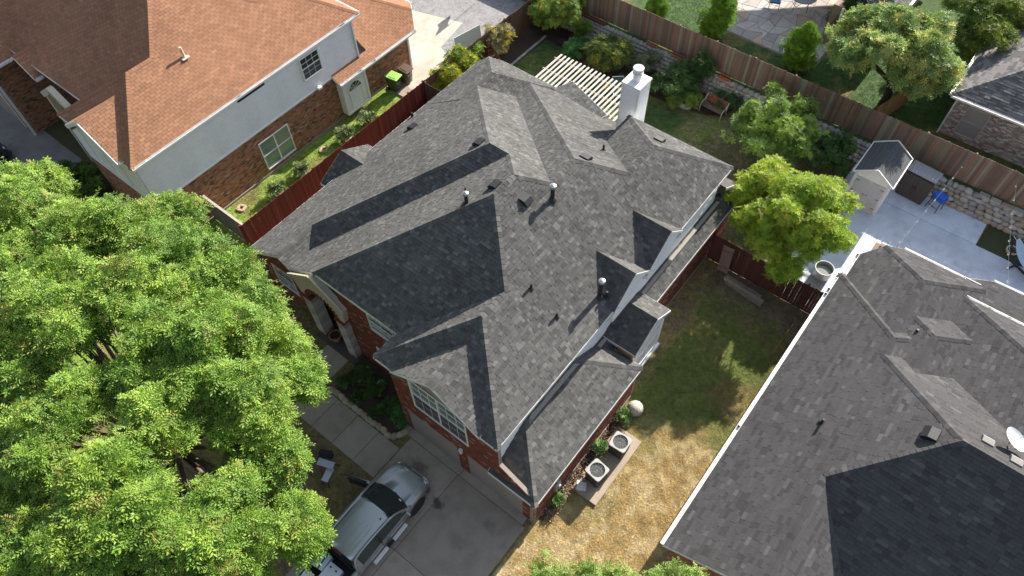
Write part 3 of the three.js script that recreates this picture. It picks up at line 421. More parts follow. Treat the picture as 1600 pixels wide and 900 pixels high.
  // bay window on the right side
  const bay = part('bay', [bx(-6.2, 0.5, -16.45, -5.35, 3.15, -14.05), polyGeo([[-5.34, 3.15, -14.05], [-5.34, 3.15, -16.45], [-5.34, 4.0, -15.3]]), bx(-6.2, 0.35, -16.5, -5.25, 0.5, -14.0)], siding, house, true);
  part('bay_ledge', [bx(-6.05, 2.3, -14.04, -5.36, 3.0, -13.86), beam([-6.05, 3.02, -13.93], [-5.32, 2.98, -13.93], 0.2, 0.05)], M(0.42, 0.23, 0.13, { map: woodTex }), house, true);
  windowAt(house, frameOf([-5.33, -14.2], [-5.33, -16.3]), 0.15, 0.9, 1.95, 2.95, { mull: 2 });
  part('bay_arch', [new THREE.RingGeometry(0.55, 0.65, 20, 1, 0, Math.PI).rotateY(Math.PI / 2).translate(-5.31, 3.02, -15.25), new THREE.CircleGeometry(0.55, 20, 0, Math.PI).rotateY(Math.PI / 2).translate(-5.325, 3.02, -15.25)], whitePaint, house, true);
  // chimney
  const ch = part('chimney', [rb(0.88, 4.2, 0.94, 0.015, -12.18, 4.78, -23.91)], siding, house, true);
  part('chimney_trim', [[-12.6, -24.36], [-11.76, -24.36], [-12.6, -23.46], [-11.76, -23.46]].map(([x, z]) => rb(0.1, 4.2, 0.1, 0.01, x, 4.78, z)), whitePaint, ch, true);
  part('chimney_cap', [rb(1.0, 0.07, 1.06, 0.02, -12.18, 6.9, -23.91)], whitePaint, ch, true);
  part('flue', [cy(0.2, 0.2, 0.34, -12.18, 6.93, -23.91, 24), cy(0.245, 0.245, 0.08, -12.18, 7.3, -23.91, 24), cy(0.225, 0.225, 0.1, -12.18, 7.42, -23.91, 24), cy(0.245, 0.245, 0.06, -12.18, 7.55, -23.91, 24), cy(0.245, 0.08, 0.04, -12.18, 7.61, -23.91, 24)], M(0.76, 0.76, 0.74, { roughness: 0.4 }), ch, true);
}
// roof fittings: vent pipes and box vents
function roofBox(parent, x, y, z, p, s = 1, mat = darkMetal) { // low pitched box vent lying on plane p
  const k = Math.hypot(p[1], p[2]); const sh = new THREE.Shape(); sh.moveTo(-0.2, 0); sh.lineTo(0.22, 0); sh.lineTo(0.22, 0.07); sh.lineTo(0.0, 0.17); sh.lineTo(-0.2, 0.12); sh.lineTo(-0.2, 0); const g = new THREE.ExtrudeGeometry(sh, { depth: 0.4, bevelEnabled: true, bevelSize: 0.01, bevelThickness: 0.01, bevelSegments: 1 }); g.translate(0, 0, -0.2); g.scale(s, s, s);
  const up = new THREE.Vector3(p[1] / k, k, p[2] / k).normalize(), n = new THREE.Vector3(-p[1], 1, -p[2]).normalize(), w = new THREE.Vector3().crossVectors(up, n); g.applyMatrix4(new THREE.Matrix4().makeBasis(up, n, w)); g.translate(x, y, z); part('roof_vent', [g], mat, parent, true);
}
function pipe(parent, x, y, z, r, h, cap, mat = blackPlastic) { const v = part('vent_pipe', [cy(r, r, h + 0.1, x, y - 0.1, z, 14), new THREE.CylinderGeometry(r * 1.1, r * 2.4, r * 1.6, 14).translate(x, y + r * 0.5, z)], mat, parent, true); if (cap) { part('cap', [cy(r * 1.5, r * 1.5, 0.1, x, y + h, z, 16), cy(r * 1.5, r * 0.3, 0.05, x, y + h + 0.1, z, 16)], greyMetal, v, true); } return v; }
{
  const LL = mainBlocks[2].planes[0], ML = mainBlocks[1].planes[1], b2 = mainBlocks[4].planes[2], bk = mainBlocks[5].planes[2];
  const on = (p, x, z) => PY(p, x, z);
  const rf = R1.roof;
  pipe(rf, -7.14, on(rp, -7.14, -13.72), -13.72, 0.085, 0.95, true); pipe(rf, -6.95, on(rp, -6.95, -13.9), -13.9, 0.05, 0.4, false);
  pipe(rf, -10.38, on(rp, -10.38, -14.97), -14.97, 0.085, 0.65, true);
  pipe(rf, -12.6, on(ML, -12.6, -12.6), -12.6, 0.075, 0.5, true); pipe(rf, -12.75, on(ML, -12.75, -12.75), -12.75, 0.035, 0.75, false);
  pipe(rf, -8.94, on(rp, -8.94, -11.77), -11.77, 0.05, 0.28, false); pipe(rf, -7.75, on(rp, -7.75, -11.77), -11.77, 0.05, 0.28, false);
  pipe(rf, -22.1, on(LL, -22.1, -18.85), -18.85, 0.05, 0.25, false); pipe(rf, -11.05, on(b2, -11.05, -19.6), -19.6, 0.05, 0.35, false);
  for (const [p, x, z] of [[LL, -20.9, -17.7], [LL, -14.75, -15.85], [ML, -12.1, -13.7], [rp, -10.95, -14.03], [b2, -10.68, -17.6], [bk, -9.45, -21.5]]) roofBox(rf, x, on(p, x, z), z, p);
}
// ================================================================ the brown-roofed house on the left
const bh = thing('house', 'two-storey house with terracotta brown shingle roof and white upper wall on the left', 'house', [-33, 0, -15]);
const rpB = pl.right(-27.7, 5.5, P);
const brownBlocks = [
  { fp: rect(-33.6, -27.7, -13, -6.85), planes: [rpB, pl.left(-33.6, 5.5, P), pl.front(-6.85, 5.5, 0.7)] },
  { fp: rect(-46, -27.7, -20, -8.1), planes: [rpB, pl.front(-8.1, 5.5, P), [9.07 + 0.66 * 14.4, 0, 0.66]] },
  { fp: rect(-49, -39.65, -19, -6.4), planes: [pl.right(-39.65, 5.3, P), pl.left(-49, 5.3, P)] },
  { fp: rect(-40.5, -27.7, -21.1, -13), planes: [rpB, [8.42 + 0.64 * 32, 0.64, 0], [8.42 + 0.69 * 15.45, 0, 0.69]] },
  { fp: rect(-33.1, -27.7, -21.1, -15.5), planes: [rpB, pl.left(-33.1, 5.5, P), pl.back(-21.1, 5.5, P)] },
  { fp: rect(-32.6, -28.45, -9.4, -6.7), planes: [[6.95 + 0.667 * 30.5, 0.667, 0], [6.95 - 0.667 * 30.5, -0.667, 0]] },
  { fp: rect(-39.7, -37.4, -10, -7.7), planes: [[5.95 + 0.7 * 38.6, 0.7, 0], [5.95 - 0.7 * 38.6, -0.7, 0]] },
  { fp: [[-38, -18.4], [-38, -26.1], [-29, -26.1], [-27.15, -24.4], [-27.15, -18.4]], planes: [pl.right(-27.15, 2.75, 0.6), pl.back(-26.1, 2.75, 0.6)] },
];
const RB = buildRoof(bh, brownBlocks, { exposure: 0.15, width: 0.32, jit: 0.04, stagger: true, gap: 0.014, thick: 0.008, color: SH_BROWN, singles: 300, deckMat: M(0.1, 0.05, 0.035), gutter: (a, b, n) => n[0] > 0.5 || n[1] < -0.3, capL: 0.15 });
{
  const w1 = [5.85, 0.35, 7.85, 2.25];
  const { W } = brickWall(bh, [-27.68, -7.05], [-27.68, -24.2], [[0, 0.15], [11.5, 0.15], [11.5, 2.95], [0, 2.95]], [w1], { color: BR_BROWN, seed: 31, singles: 280, mortar: M(0.24, 0.18, 0.13, { map: granTex }) });
  windowAt(bh, W, ...w1, { mull: 2, nx: 1, glass: glassGreen });
  brickWall(bh, [-27.68, -18.55], [-27.68, -24.2], [[0, 0.15], [5.65, 0.15], [5.65, 2.65], [0, 2.65]], [], { color: BR_BROWN, seed: 32, mortar: M(0.24, 0.18, 0.13, { map: granTex }) });
  part('foundation', [bx(-28, -0.1, -24.2, -27.64, 0.15, -7.05)], concMat(0.34, 0.3, 0.25), bh, true);
  const lap = []; for (let i = 0; i < 13; i++) { const y = 2.93 + i * 0.195; lap.push(beam([-27.72, y + 0.1, -7.0], [-27.72, y + 0.1, -20.5], 0.02, 0.2, [0.02, 1, 0])); } part('siding', lap, siding, bh, true);
  part('wall', [bx(-33.3, 2.7, -20.6, -27.72, 5.5, -20.5), bx(-33.5, 0, -24, -27.9, 2.7, -23.9), bx(-28.2, 0, -20.5, -27.9, 5.4, -7)], siding, bh, true);
  part('corner_board', [bx(-27.78, 2.95, -20.54, -27.66, 5.4, -20.42), bx(-27.78, 2.9, -20.5, -27.66, 2.98, -7)], whitePaint, bh, true);
  const Wu = frameOf([-27.63, -7], [-27.63, -20]); windowAt(bh, Wu, 9.7, 3.85, 11.0, 5.2, { mull: 1, nx: 3, glass: glassDark, screen: true });
  part('eave_vent', [bx(-27.72, 5.12, -14.5, -27.69, 5.26, -12.8)], blackPlastic, bh, true);
  part('floodlight', [rb(0.16, 0.16, 0.26, 0.03, -27.55, 3.0, -17.4), rb(0.06, 0.1, 0.1, 0.02, -27.64, 3.08, -17.4)], gutterMat, bh, true);
  part('downspout', [bx(-27.66, 0, -24.22, -27.56, 2.6, -24.12), bx(-27.68, 2.9, -20.5, -27.58, 5.35, -20.42)], gutterMat, bh, true);
  // bay box with an arched window
  const bay = part('bay', [bx(-27.8, 0.35, -20.3, -27.28, 2.62, -18.6), bx(-27.8, 0.35, -20.36, -27.22, 0.45, -18.54), bx(-27.8, 0.45, -18.66, -27.22, 2.6, -18.54), bx(-27.8, 0.45, -20.36, -27.22, 2.6, -20.24)], whitePaint, bh, true);
  const Wb = frameOf([-27.27, -18.9], [-27.27, -20]); windowAt(bh, Wb, 0.08, 0.6, 1.02, 1.75, { mull: 1 });
  part('fanlight', [new THREE.CircleGeometry(0.47, 24, 0, Math.PI).rotateY(Math.PI / 2).translate(-27.26, 1.75, -19.45)], glassDark, bay, true);
  part('fanlight_frame', [new THREE.RingGeometry(0.46, 0.56, 24, 1, 0, Math.PI).rotateY(Math.PI / 2).translate(-27.25, 1.75, -19.45), ...[0.6, 1.2, 1.94, 2.54].map(a => rod([-27.25, 1.75, -19.45], [-27.25, 1.75 + 0.46 * Math.sin(a), -19.45 + 0.46 * Math.cos(a)], 0.012))], whitePaint, bay, true);
  // fronts: white gable with arched window, cream entry, brick garage
  const gS = new THREE.Shape(); gS.moveTo(-33.2, 2.9); gS.lineTo(-27.75, 2.9); gS.lineTo(-27.75, 5.35); gS.lineTo(-28.5, 5.5); gS.lineTo(-30.5, 6.85); gS.lineTo(-32.5, 5.5); gS.lineTo(-33.2, 5.35);
  part('front_gable', new THREE.ExtrudeGeometry(gS, { depth: 0.15, bevelEnabled: false }).translate(0, 0, -7.05), siding, bh, true);
  const Wg = frameOf([-32.5, -6.88], [-28, -6.88]); windowAt(bh, Wg, 0.5, 3.4, 3.4, 5.6, { mull: 2, nx: 2, glass: glassDark });
  part('rake_trim', [beam([-32.6, 5.42, -6.66], [-30.5, 6.82, -6.66], 0.06, 0.2), beam([-30.5, 6.82, -6.66], [-28.4, 5.42, -6.66], 0.06, 0.2)], whitePaint, bh, true);
  brickWall(bh, [-33.2, -6.9], [-27.7, -6.9], [[0, 0], [5.5, 0], [5.5, 2.9], [0, 2.9]], [], { color: BR_BROWN, seed: 33 });
  brickWall(bh, [-40.9, -6.75], [-40.9, -9.6], [[0, 0], [2.85, 0], [2.85, 5.2], [0, 5.2]], [], { color: BR_BROWN, seed: 35 });
  brickWall(bh, [-40.9, -9.6], [-33.6, -9.6], [[0, 0], [7.3, 0], [7.3, 5.4], [0, 5.4]], [], { color: BR_BROWN, seed: 36 });
  brickWall(bh, [-49, -6.75], [-40.9, -6.75], [[0, 0], [8.1, 0], [8.1, 5.2], [0, 5.2]], [[2.2, -1, 7.0, 2.3]], { color: BR_BROWN, seed: 37 });
  part('garage_door', [0, 1, 2, 3].map(i => rb(4.8, 0.56, 0.05, 0.015, -44.4, 0.3 + i * 0.58, -6.95, 1)), whitePaint, bh, true);
  part('garage_trim', [bx(-46.8, 2.3, -6.8, -42, 2.46, -6.7), bx(-42.0, 0, -6.8, -41.9, 2.46, -6.7), bx(-40.98, 0, -6.78, -40.86, 5.2, -6.66)], whitePaint, bh, true);
  part('entry_arch', [bx(-36.6, 0, -7.8, -36.3, 4.9, -7.5), bx(-34.2, 0, -7.8, -33.9, 4.9, -7.5), beam([-36.8, 4.6, -7.6], [-35.3, 5.6, -7.6], 0.3, 0.3), beam([-35.3, 5.6, -7.6], [-33.7, 4.6, -7.6], 0.3, 0.3)], creamMat, bh, true);
  for (const [x, z] of [[-30.0, -12.3], [-38.0, -11.6]]) { const y = PY(x > -31 ? rpB : brownBlocks[1].planes[1], x, z); pipe(RB.roof, x, y, z, 0.06, 0.55, false, M(0.62, 0.52, 0.4)); part('flashing', [rb(0.4, 0.03, 0.4, 0.01, x, y, z)], M(0.55, 0.45, 0.34), RB.roof, true).rotation.z = 0; }
}
// ================================================================ the charcoal-roofed neighbour on the right
const nh = thing('house', 'single-storey house with dark grey shingle roof and white gutters on the right', 'house', [6, 0, -17]);
const lp = pl.left(-0.42, 2.7, 0.63);
const nBlocks = [
  { fp: rect(-0.42, 5.9, -14, -8.35), planes: [lp, [4.7 + 0.63 * 2.75, -0.63, 0]] },
  { fp: rect(-0.42, 16, -22.1, -9.7), planes: [lp, pl.front(-9.7, 2.7, 0.6), [6.45 + 0.644 * 15.95, 0, 0.644]] },
  { fp: rect(-0.42, 5.3, -23.1, -17), planes: [lp, [4.55 + 0.63 * 2.45, -0.63, 0], pl.back(-23.1, 2.7, 0.57)] },
  { fp: rect(0.6, 6.8, -24, -18), planes: [[4.55 - 0.6 * 3.7, 0.6, 0], [4.55 + 0.6 * 3.7, -0.6, 0], [4.55 + 0.6 * 20.9, 0, 0.6]] },
  { fp: [[-0.2, -20], [-0.2, -24.6], [1.25, -26.05], [4.6, -26.1], [5.2, -25.5], [5.2, -20]], planes: [pl.left(-0.2, 2.7, 0.62), [4.3 + 0.62 * 2.4, -0.62, 0], pl.back(-26.1, 2.7, 0.6)] },
  { fp: rect(4.15, 15, -24.7, -17), planes: [pl.left(4.15, 3.2, 0.6), pl.back(-24.7, 3.2, 0.6)] },
  { fp: [[3.6, -25.6], [3.9, -26.2], [5, -26.85], [14, -27.25], [14, -23], [3.6, -23]], planes: [[2.5 + 0.12 * 27.2, 0.002, 0.12]] },
];
const RN = buildRoof(nh, nBlocks, { ...shOpt, width: 0.3, color: SH_NEIGH, thick: 0.007, deckMat: M(0.04, 0.04, 0.04), gutter: (a, b, n) => n[0] < -0.3 || n[1] < -0.3 });
{
  brickWall(nh, [-0.1, -8.6], [5.6, -8.6], [[0, 0], [5.7, 0], [5.7, 2.7], [2.85, 4.5], [0, 2.7]], [], { color: BR_BROWN, seed: 51 });
  part('wall', [bx(-0.1, 0, -23, 0.1, 2.65, -8.7), bx(0.1, 0, -25.8, 0.3, 2.6, -23), bx(0.3, 0, -25.9, 14, 2.6, -25.7), bx(5.6, 0, -10, 14, 2.6, -9.9)], M(0.25, 0.15, 0.1, { map: granTex }), nh, true);
  part('patio_post', [rb(0.14, 2.5, 0.14, 0.01, 5.4, 1.25, -26.6), rb(0.14, 2.5, 0.14, 0.01, 10, 1.25, -26.9)], whitePaint, nh, true);
  const bp = nBlocks[1].planes[2], cp = nBlocks[2].planes[2]; const rf = RN.roof;
  pipe(rf, 1.83, PY(lp, 1.83, -15.14), -15.14, 0.05, 0.32, false); pipe(rf, 3.1, PY(cp, 3.1, -21.0), -21.0, 0.055, 0.4, false);
  roofBox(rf, 4.75, PY(lp, 4.75, -15.85), -15.85, lp, 1.15);
  roofBox(rf, 6.3, PY(bp, 6.3, -16.75), -16.75, bp, 0.9, M(0.22, 0.21, 0.2)); roofBox(rf, 7.2, PY(bp, 7.2, -16.5), -16.5, bp, 0.9, M(0.22, 0.21, 0.2));
  // satellite dish on its own bracket
  const y = PY(bp, 6.95, -17.3); const d = thing('satellite_dish', 'white oval satellite dish on the dark roof beside a square vent', 'satellite dish', [6.95, y, -17.3], -0.35);
  const bowl = new THREE.SphereGeometry(0.8, 28, 8, 0, Math.PI * 2, 0, 0.52); bowl.translate(0, -0.8, 0); bowl.scale(1.1, -1, 0.85); bowl.rotateX(-0.2); bowl.rotateZ(-0.3); bowl.translate(0, 0.45, 0); bowl.computeVertexNormals();
  part('reflector', bowl, M(0.85, 0.85, 0.85, { roughness: 0.4, side: THREE.DoubleSide }), d);
  part('mast', [rod([0, 0, -0.1], [0, 0.42, -0.04], 0.025), rod([0.25, 0.02, -0.3], [0, 0.3, -0.06], 0.012), rod([-0.25, 0.02, -0.3], [0, 0.3, -0.06], 0.012)], greyMetal, d);
  part('feed_arm', [rod([0, 0.3, 0.3], [0.1, 0.85, -0.3], 0.012), rb(0.2, 0.05, 0.06, 0.02, 0.1, 0.86, -0.32)], gutterMat, d);
}
// ================================================================ houses beyond the long fence
const SH_PALE = (a, b, x, z) => { const v = (b < 0.5 ? 0.14 : 0.2 + 0.03 * a) * wx(x, z, 0.3); return [v * 1.04, v * 0.99, v]; };
const BR_PINK = (a, b) => { const v = 0.6 + 0.6 * a; return b > 0.6 ? [0.74 * v, 0.67 * v, 0.62 * v] : [0.5 * v, 0.39 * v, 0.35 * v]; };
{
  const h = thing('house', 'pinkish brick house with grey shingle roof and a blank grey panel, beyond the fence', 'house', [6, 1, -41]);
  buildRoof(h, [{ fp: rect(-0.65, 13, -46, -36.1), planes: [pl.left(-0.65, 3.7, 0.5), pl.front(-36.1, 3.7, 0.5), pl.right(13, 3.7, 0.5), pl.back(-46, 3.7, .5)] }], { ...shOpt, exposure: 0.16, width: 0.34, singles: 150, color: SH_PALE, deckMat: M(0.05, 0.05, 0.05), gutter: () => true });
  const w = [0.65, 1.35, 1.75, 3.1]; const { W } = brickWall(h, [-0.3, -36.55], [12, -36.55], [[0, 1], [12.3, 1], [12.3, 3.65], [0, 3.65]], [w], { color: BR_PINK, seed: 61, singles: 200 });
  part('window_panel', [polyGeo([W(w[0], w[1], -.02), W(w[2], w[1], -.02), W(w[2], w[3], -.02), W(w[0], w[3], -.02)])], M(0.36, 0.34, 0.32), h, true);
  part('window_frame', [bx(0.32, 1.3, -36.6, 1.48, 1.36, -36.5), bx(0.32, 3.06, -36.6, 1.48, 3.14, -36.5), bx(0.32, 1.3, -36.6, 0.38, 3.1, -36.5), bx(1.42, 1.3, -36.6, 1.48, 3.1, -36.5), bx(0.35, 2.2, -36.6, 1.45, 2.24, -36.52)], M(0.5, 0.46, 0.42), h, true);
  part('wall', [bx(-0.3, 1, -45.5, -0.1, 3.65, -36.7)], M(0.3, 0.2, 0.17, { map: granTex }), h, true);
  part('downspout', [bx(-0.36, 1, -36.5, -0.28, 3.55, -36.42)], gutterMat, h, true);
  const a = thing('house', 'house with grey roof and white gutter at the top edge of the picture', 'house', [-7, 1, -45]);
  buildRoof(a, [{ fp: [[-14, -41.6], [-8.2, -41.6], [-6.6, -40.3], [-5.2, -41.9], [-5.2, -52], [-14, -52]], planes: [pl.front(-40.5, 3.7, 0.5), pl.right(-5.2, 3.7, 0.5)] }], { ...shOpt, singles: 60, color: SH_PALE, deckMat: M(0.05, 0.05, 0.05), gutter: () => true });
  brickWall(a, [-8.0, -42.2], [-5.6, -42.2], [[0, 1], [2.4, 1], [2.4, 3.6], [0, 3.6]], [], { color: BR_PINK, seed: 63 });
  part('wall', [bx(-5.6, 1, -52, -5.4, 3.6, -42.2), bx(-8.6, 1, -46, -8, 3.6, -39.7)], M(0.32, 0.22, 0.18, { map: granTex }), a, true);
  part('downspout', [bx(-8.05, 1, -39.68, -7.93, 3.6, -39.56)], gutterMat, a, true);
}
// ================================================================ fences, board by board
const boardGeos = []; function boardGeo(w, h) { const k = w + '_' + h; let f = boardGeos.find(b => b.k === k); if (!f) { const sh = new THREE.Shape(); sh.moveTo(-w / 2, 0); sh.lineTo(w / 2, 0); sh.lineTo(w / 2, h - 0.03); sh.lineTo(w / 2 - 0.025, h); sh.lineTo(-w / 2 + 0.025, h); sh.lineTo(-w / 2, h - 0.03); const g = fin(new THREE.ExtrudeGeometry(sh, { depth: 0.018, bevelEnabled: false })); f = { k, g }; boardGeos.push(f); } return f.g; }
function fence(label, a, b, y0, h, base, o = {}) {
  const L = Math.hypot(b[0] - a[0], b[1] - a[1]), ry = Math.atan2(-(b[1] - a[1]), b[0] - a[0]), f = thing('fence', label, 'fence', [a[0], y0, a[1]], ry);
  const w = o.w ?? 0.14, n = Math.round(L / w), r = rng(o.seed ?? 1), mats = []; for (let i = 0; i < 9; i++) { const v = (o.v0 ?? 0.7) + (o.v1 ?? 0.55) * r(), t = r() * (o.tint ?? 0.15); mats.push(M(base[0] * v, base[1] * v * (1 + t), base[2] * v * (1 + t), { map: woodTex, roughness: 0.9 })); }
  for (let i = 0; i < n; i++) { const hh = h + Math.round(r() * 3) * 0.012; const m = new THREE.Mesh(boardGeo(Math.round((L / n - (o.gap ?? 0.006)) * 1000) / 1000, Math.round(hh * 100) / 100), mats[Math.floor(r() * 9)]); m.name = 'board'; m.castShadow = m.receiveShadow = true; m.position.set((i + 0.5) * L / n, 0.02 * r(), 0.004 * r()); m.rotation.z = (r() - 0.5) * 0.006; m.rotation.y = (r() - 0.5) * 0.03; f.add(m); }
  const bm = M(base[0] * 0.8, base[1] * 0.8, base[2] * 0.8, { map: woodTex }); const zr = o.railFront ? 0.04 : -0.03;
  for (const y of [0.25, h * 0.52, h - 0.25]) part('rail', [bx(0, y, zr - 0.02, L, y + 0.085, zr + 0.018)], bm, f);
  for (let i = 0; i <= L; i += 2.4) part('post', [bx(i - 0.045, -0.2, zr * 2.2 - 0.045, i + 0.045, h + 0.02, zr * 2.2 + 0.045)], bm, f);
  if (o.cap) part('cap_rail', [bx(0, h + 0.03, -0.06, L, h + 0.07, 0.06)], M(...o.cap, { map: woodTex }), f);
  return f;
}
fence('freshly stained dark red plank fence beside the brown-roofed house', [-24.52, -8.9], [-24.5, -22.05], 0, 1.83, [0.27, 0.045, 0.026], { w: 0.145, seed: 11, v0: 0.75, v1: 0.35 });
fence('brown plank fence between the patio and the back garden, behind the red one', [-24.5, -22.1], [-24.25, -33.5], 0, 1.83, [0.17, 0.09, 0.055], { seed: 12 });
fence('short brown fence panel joining the red fence to the main house', [-24.4, -22.1], [-22.2, -22.1], 0, 1.8, [0.16, 0.09, 0.06], { seed: 13 });
fence('long reddish brown plank fence on the stone wall behind both gardens', [-24.6, -33.78], [8.2, -33.72], 1.0, 1.83, [0.28, 0.16, 0.12], { w: 0.14, seed: 14, v0: 0.6, v1: 0.75, tint: 0.55 });
fence('dark red side fence between the main house and its dark grey neighbour', [-6.1, -22.4], [-0.15, -22.4], 0, 1.8, [0.15, 0.05, 0.035], { seed: 15, gap: 0.003 });
fence('weathered grey fence with a pale top board beside the big tree', [-27.6, -9.05], [-24.5, -9.05], 0, 1.75, [0.26, 0.22, 0.18], { seed: 16, cap: [0.55, 0.47, 0.4] });
fence('short orange-brown fence under the flowering tree', [-3.4, -34.3], [-2.5, -37.6], 1.0, 1.6, [0.42, 0.22, 0.08], { seed: 17 });

// ================================================================ dry stone retaining wall, stone by stone
const stoneVar = []; { const r = rng(90); for (let k = 0; k < 7; k++) { const g = new THREE.IcosahedronGeometry(0.5, 1); const p = g.attributes.position; const a = r() * 9, b = r() * 9; for (let i = 0; i < p.count; i++) { const v = new THREE.Vector3().fromBufferAttribute(p, i).normalize(); const q = Math.pow(Math.abs(v.x) ** 3.2 + Math.abs(v.y) ** 3.2 + Math.abs(v.z) ** 3.2, -1 / 3.2) * (0.43 + 0.13 * vn(v.x * 2 + a, v.y * 2 + v.z * 1.7 + b, k)); p.setXYZ(i, v.x * q, v.y * q, v.z * q); } g.computeVertexNormals(); stoneVar.push(fin(g)); } }
const stoneMats = [[0.42, 0.4, 0.36], [0.36, 0.33, 0.29], [0.5, 0.46, 0.4], [0.34, 0.33, 0.32], [0.44, 0.36, 0.27], [0.52, 0.5, 0.46]].map(c => M(...c, { map: concTex }));
{
  const w = thing('stone_wall', 'low dry stone retaining wall under the long plank fence', 'stone wall', [-8, 0, -33.2]);
  part('wall_core', [bx(-24.3, -0.1, -33.6, 8.2, 0.96, -33.3), beam([-24.3, 0.4, -33.28], [8.2, 0.4, -33.28], 0.9, 0.25, [0, 0.45, 0.9])], M(0.13, 0.11, 0.085, { map: concTex }), w, true);
  const all = []; const r = rng(8); const hs = [0.24, 0.2, 0.22, 0.18, 0.2]; let y = 0;
  hs.forEach((h, row) => { let x = -24.2; while (x < 8.1) { const ww = 0.17 + 0.27 * r() + (x > 0 ? 0.06 : 0); all.push([x + ww / 2, y + h / 2, -32.82 - (y + h / 2) * 0.62, ww, h * (0.95 + 0.2 * r()), r()]); x += ww * 0.97; } y += h * 0.96; });
  const vis = s => inView(s.slice(0, 3)) && !(s[0] > -24 && s[0] < -22.2); all.sort((a, b) => (vis(b) - vis(a)) || dCam(a) - dCam(b)); const rest = [];
  const R0 = new THREE.Matrix4(); all.forEach((s, i) => { const k = Math.floor(s[5] * 7), q = new THREE.Quaternion().setFromEuler(new THREE.Euler((s[5] * 7 - k - .5) * .5, (s[5] * 31 % 1 - .5) * .5, (s[5] * 57 % 1 - .5) * .45)); if (i < 300 && vis(s)) { const m = new THREE.Mesh(stoneVar[k], stoneMats[Math.floor(s[5] * 37) % 6]); m.name = 'stone'; m.position.set(s[0] + 8, s[1], s[2] + 33.2); m.scale.set(s[3] * 1.08, s[4] * 1.12, 0.32); m.quaternion.copy(q); m.castShadow = m.receiveShadow = true; w.add(m); } else { const g = stoneVar[k].clone(); g.applyMatrix4(R0.compose(new THREE.Vector3(s[0], s[1], s[2]), q, new THREE.Vector3(s[3] * 1.08, s[4] * 1.12, 0.32))); rest.push(g); } });
  if (rest.length) part('stones', rest, stoneMats[0], w, true, { kind: 'stuff' });
  for (let i = 0; i < 9; i++) { const m = part('coping_stone', rb(0.5, 0.1, 0.3, 0.04, 3.2 + i * 0.55, 1.02, -33.45 + 0.03 * (i % 3)), stoneMats[(i * 2) % 6], w, true); }
}
// flagstone patio beyond the fence
{
  const g = new THREE.Group(); g.name = 'flagstone_patio'; g.userData = { kind: 'structure' }; scene.add(g); const r = rng(33), nx = 11, nz = 9, P2 = []; const x0 = -15.3, x1 = -7.9, z0 = -44.5, z1 = -37.4;
  struct('patio_base', [bx(x0 - .1, 0.9, z0, x1 + .1, 1.0, z1 + .1)], M(0.22, 0.19, 0.16, { map: concTex }));
  for (let j = 0; j <= nz; j++) { P2.push([]); for (let i = 0; i <= nx; i++) { const e = i === 0 || j === 0 || i === nx || j === nz; P2[j].push([x0 + (x1 - x0) * (i + (i % nx ? (r() - .5) * .75 : 0)) / nx, z0 + (z1 - z0) * (j + (j % nz ? (r() - .5) * .75 : 0)) / nz]); } }
  const ms = [[0.5, 0.44, 0.4], [0.42, 0.37, 0.34], [0.56, 0.5, 0.45], [0.5, 0.36, 0.27], [0.36, 0.32, 0.31], [0.47, 0.45, 0.44]].map(c => M(...c, { map: concTex }));
  for (let j = 0; j < nz; j++) for (let i = 0; i < nx; i++) { const q = [P2[j][i], P2[j][i + 1], P2[j + 1][i + 1], P2[j + 1][i]], cx = q.reduce((s, p) => s + p[0], 0) / 4, cz = q.reduce((s, p) => s + p[1], 0) / 4; part('flagstone', slab(q.map(p => [mix(p[0], cx, 0.05), mix(p[1], cz, 0.05)]), 0.98, 1.02 + 0.008 * r()), ms[Math.floor(r() * 6)], g); }
}
// rough stone edging of the front flower bed, path edge in the back garden
{
  const e = thing('stone_edging', 'row of rough tan stone blocks edging the front flower bed', 'edging', [-13.5, 0, -5.9]); const r = rng(44); const pts = []; for (let i = 0; i < 13; i++) pts.push([-15.5 + i * 0.285, -5.9 + (r() - .5) * .06]); pts.push([-11.82, -6.0], [-11.68, -6.2], [-11.6, -6.42], [-11.62, -6.62]);
  pts.forEach((p, i) => { const m = new THREE.Mesh(stoneVar[i % 7], [M(0.42, 0.34, 0.24, { map: concTex }), M(0.36, 0.29, 0.21, { map: concTex }), M(0.46, 0.39, 0.29, { map: concTex })][i % 3]); m.name = 'stone'; m.castShadow = m.receiveShadow = true; m.position.set(p[0] + 13.5, 0.07, p[1] + 5.9); m.scale.set(0.36, 0.24, 0.27); m.rotation.y = i < 13 ? (r() - .5) * .5 : 1.2; e.add(m); });
  const k = thing('stone_edging', 'straight pale stone strip edging the back lawn', 'edging', [-22.8, 0, -29.5]); for (let i = 0; i < 9; i++) part('stone', rb(0.14, 0.12, 0.4, 0.02, 0.01 * (i % 2), 0.05, -1.7 + i * 0.42, 1), stoneMats[i % 3], k);
}
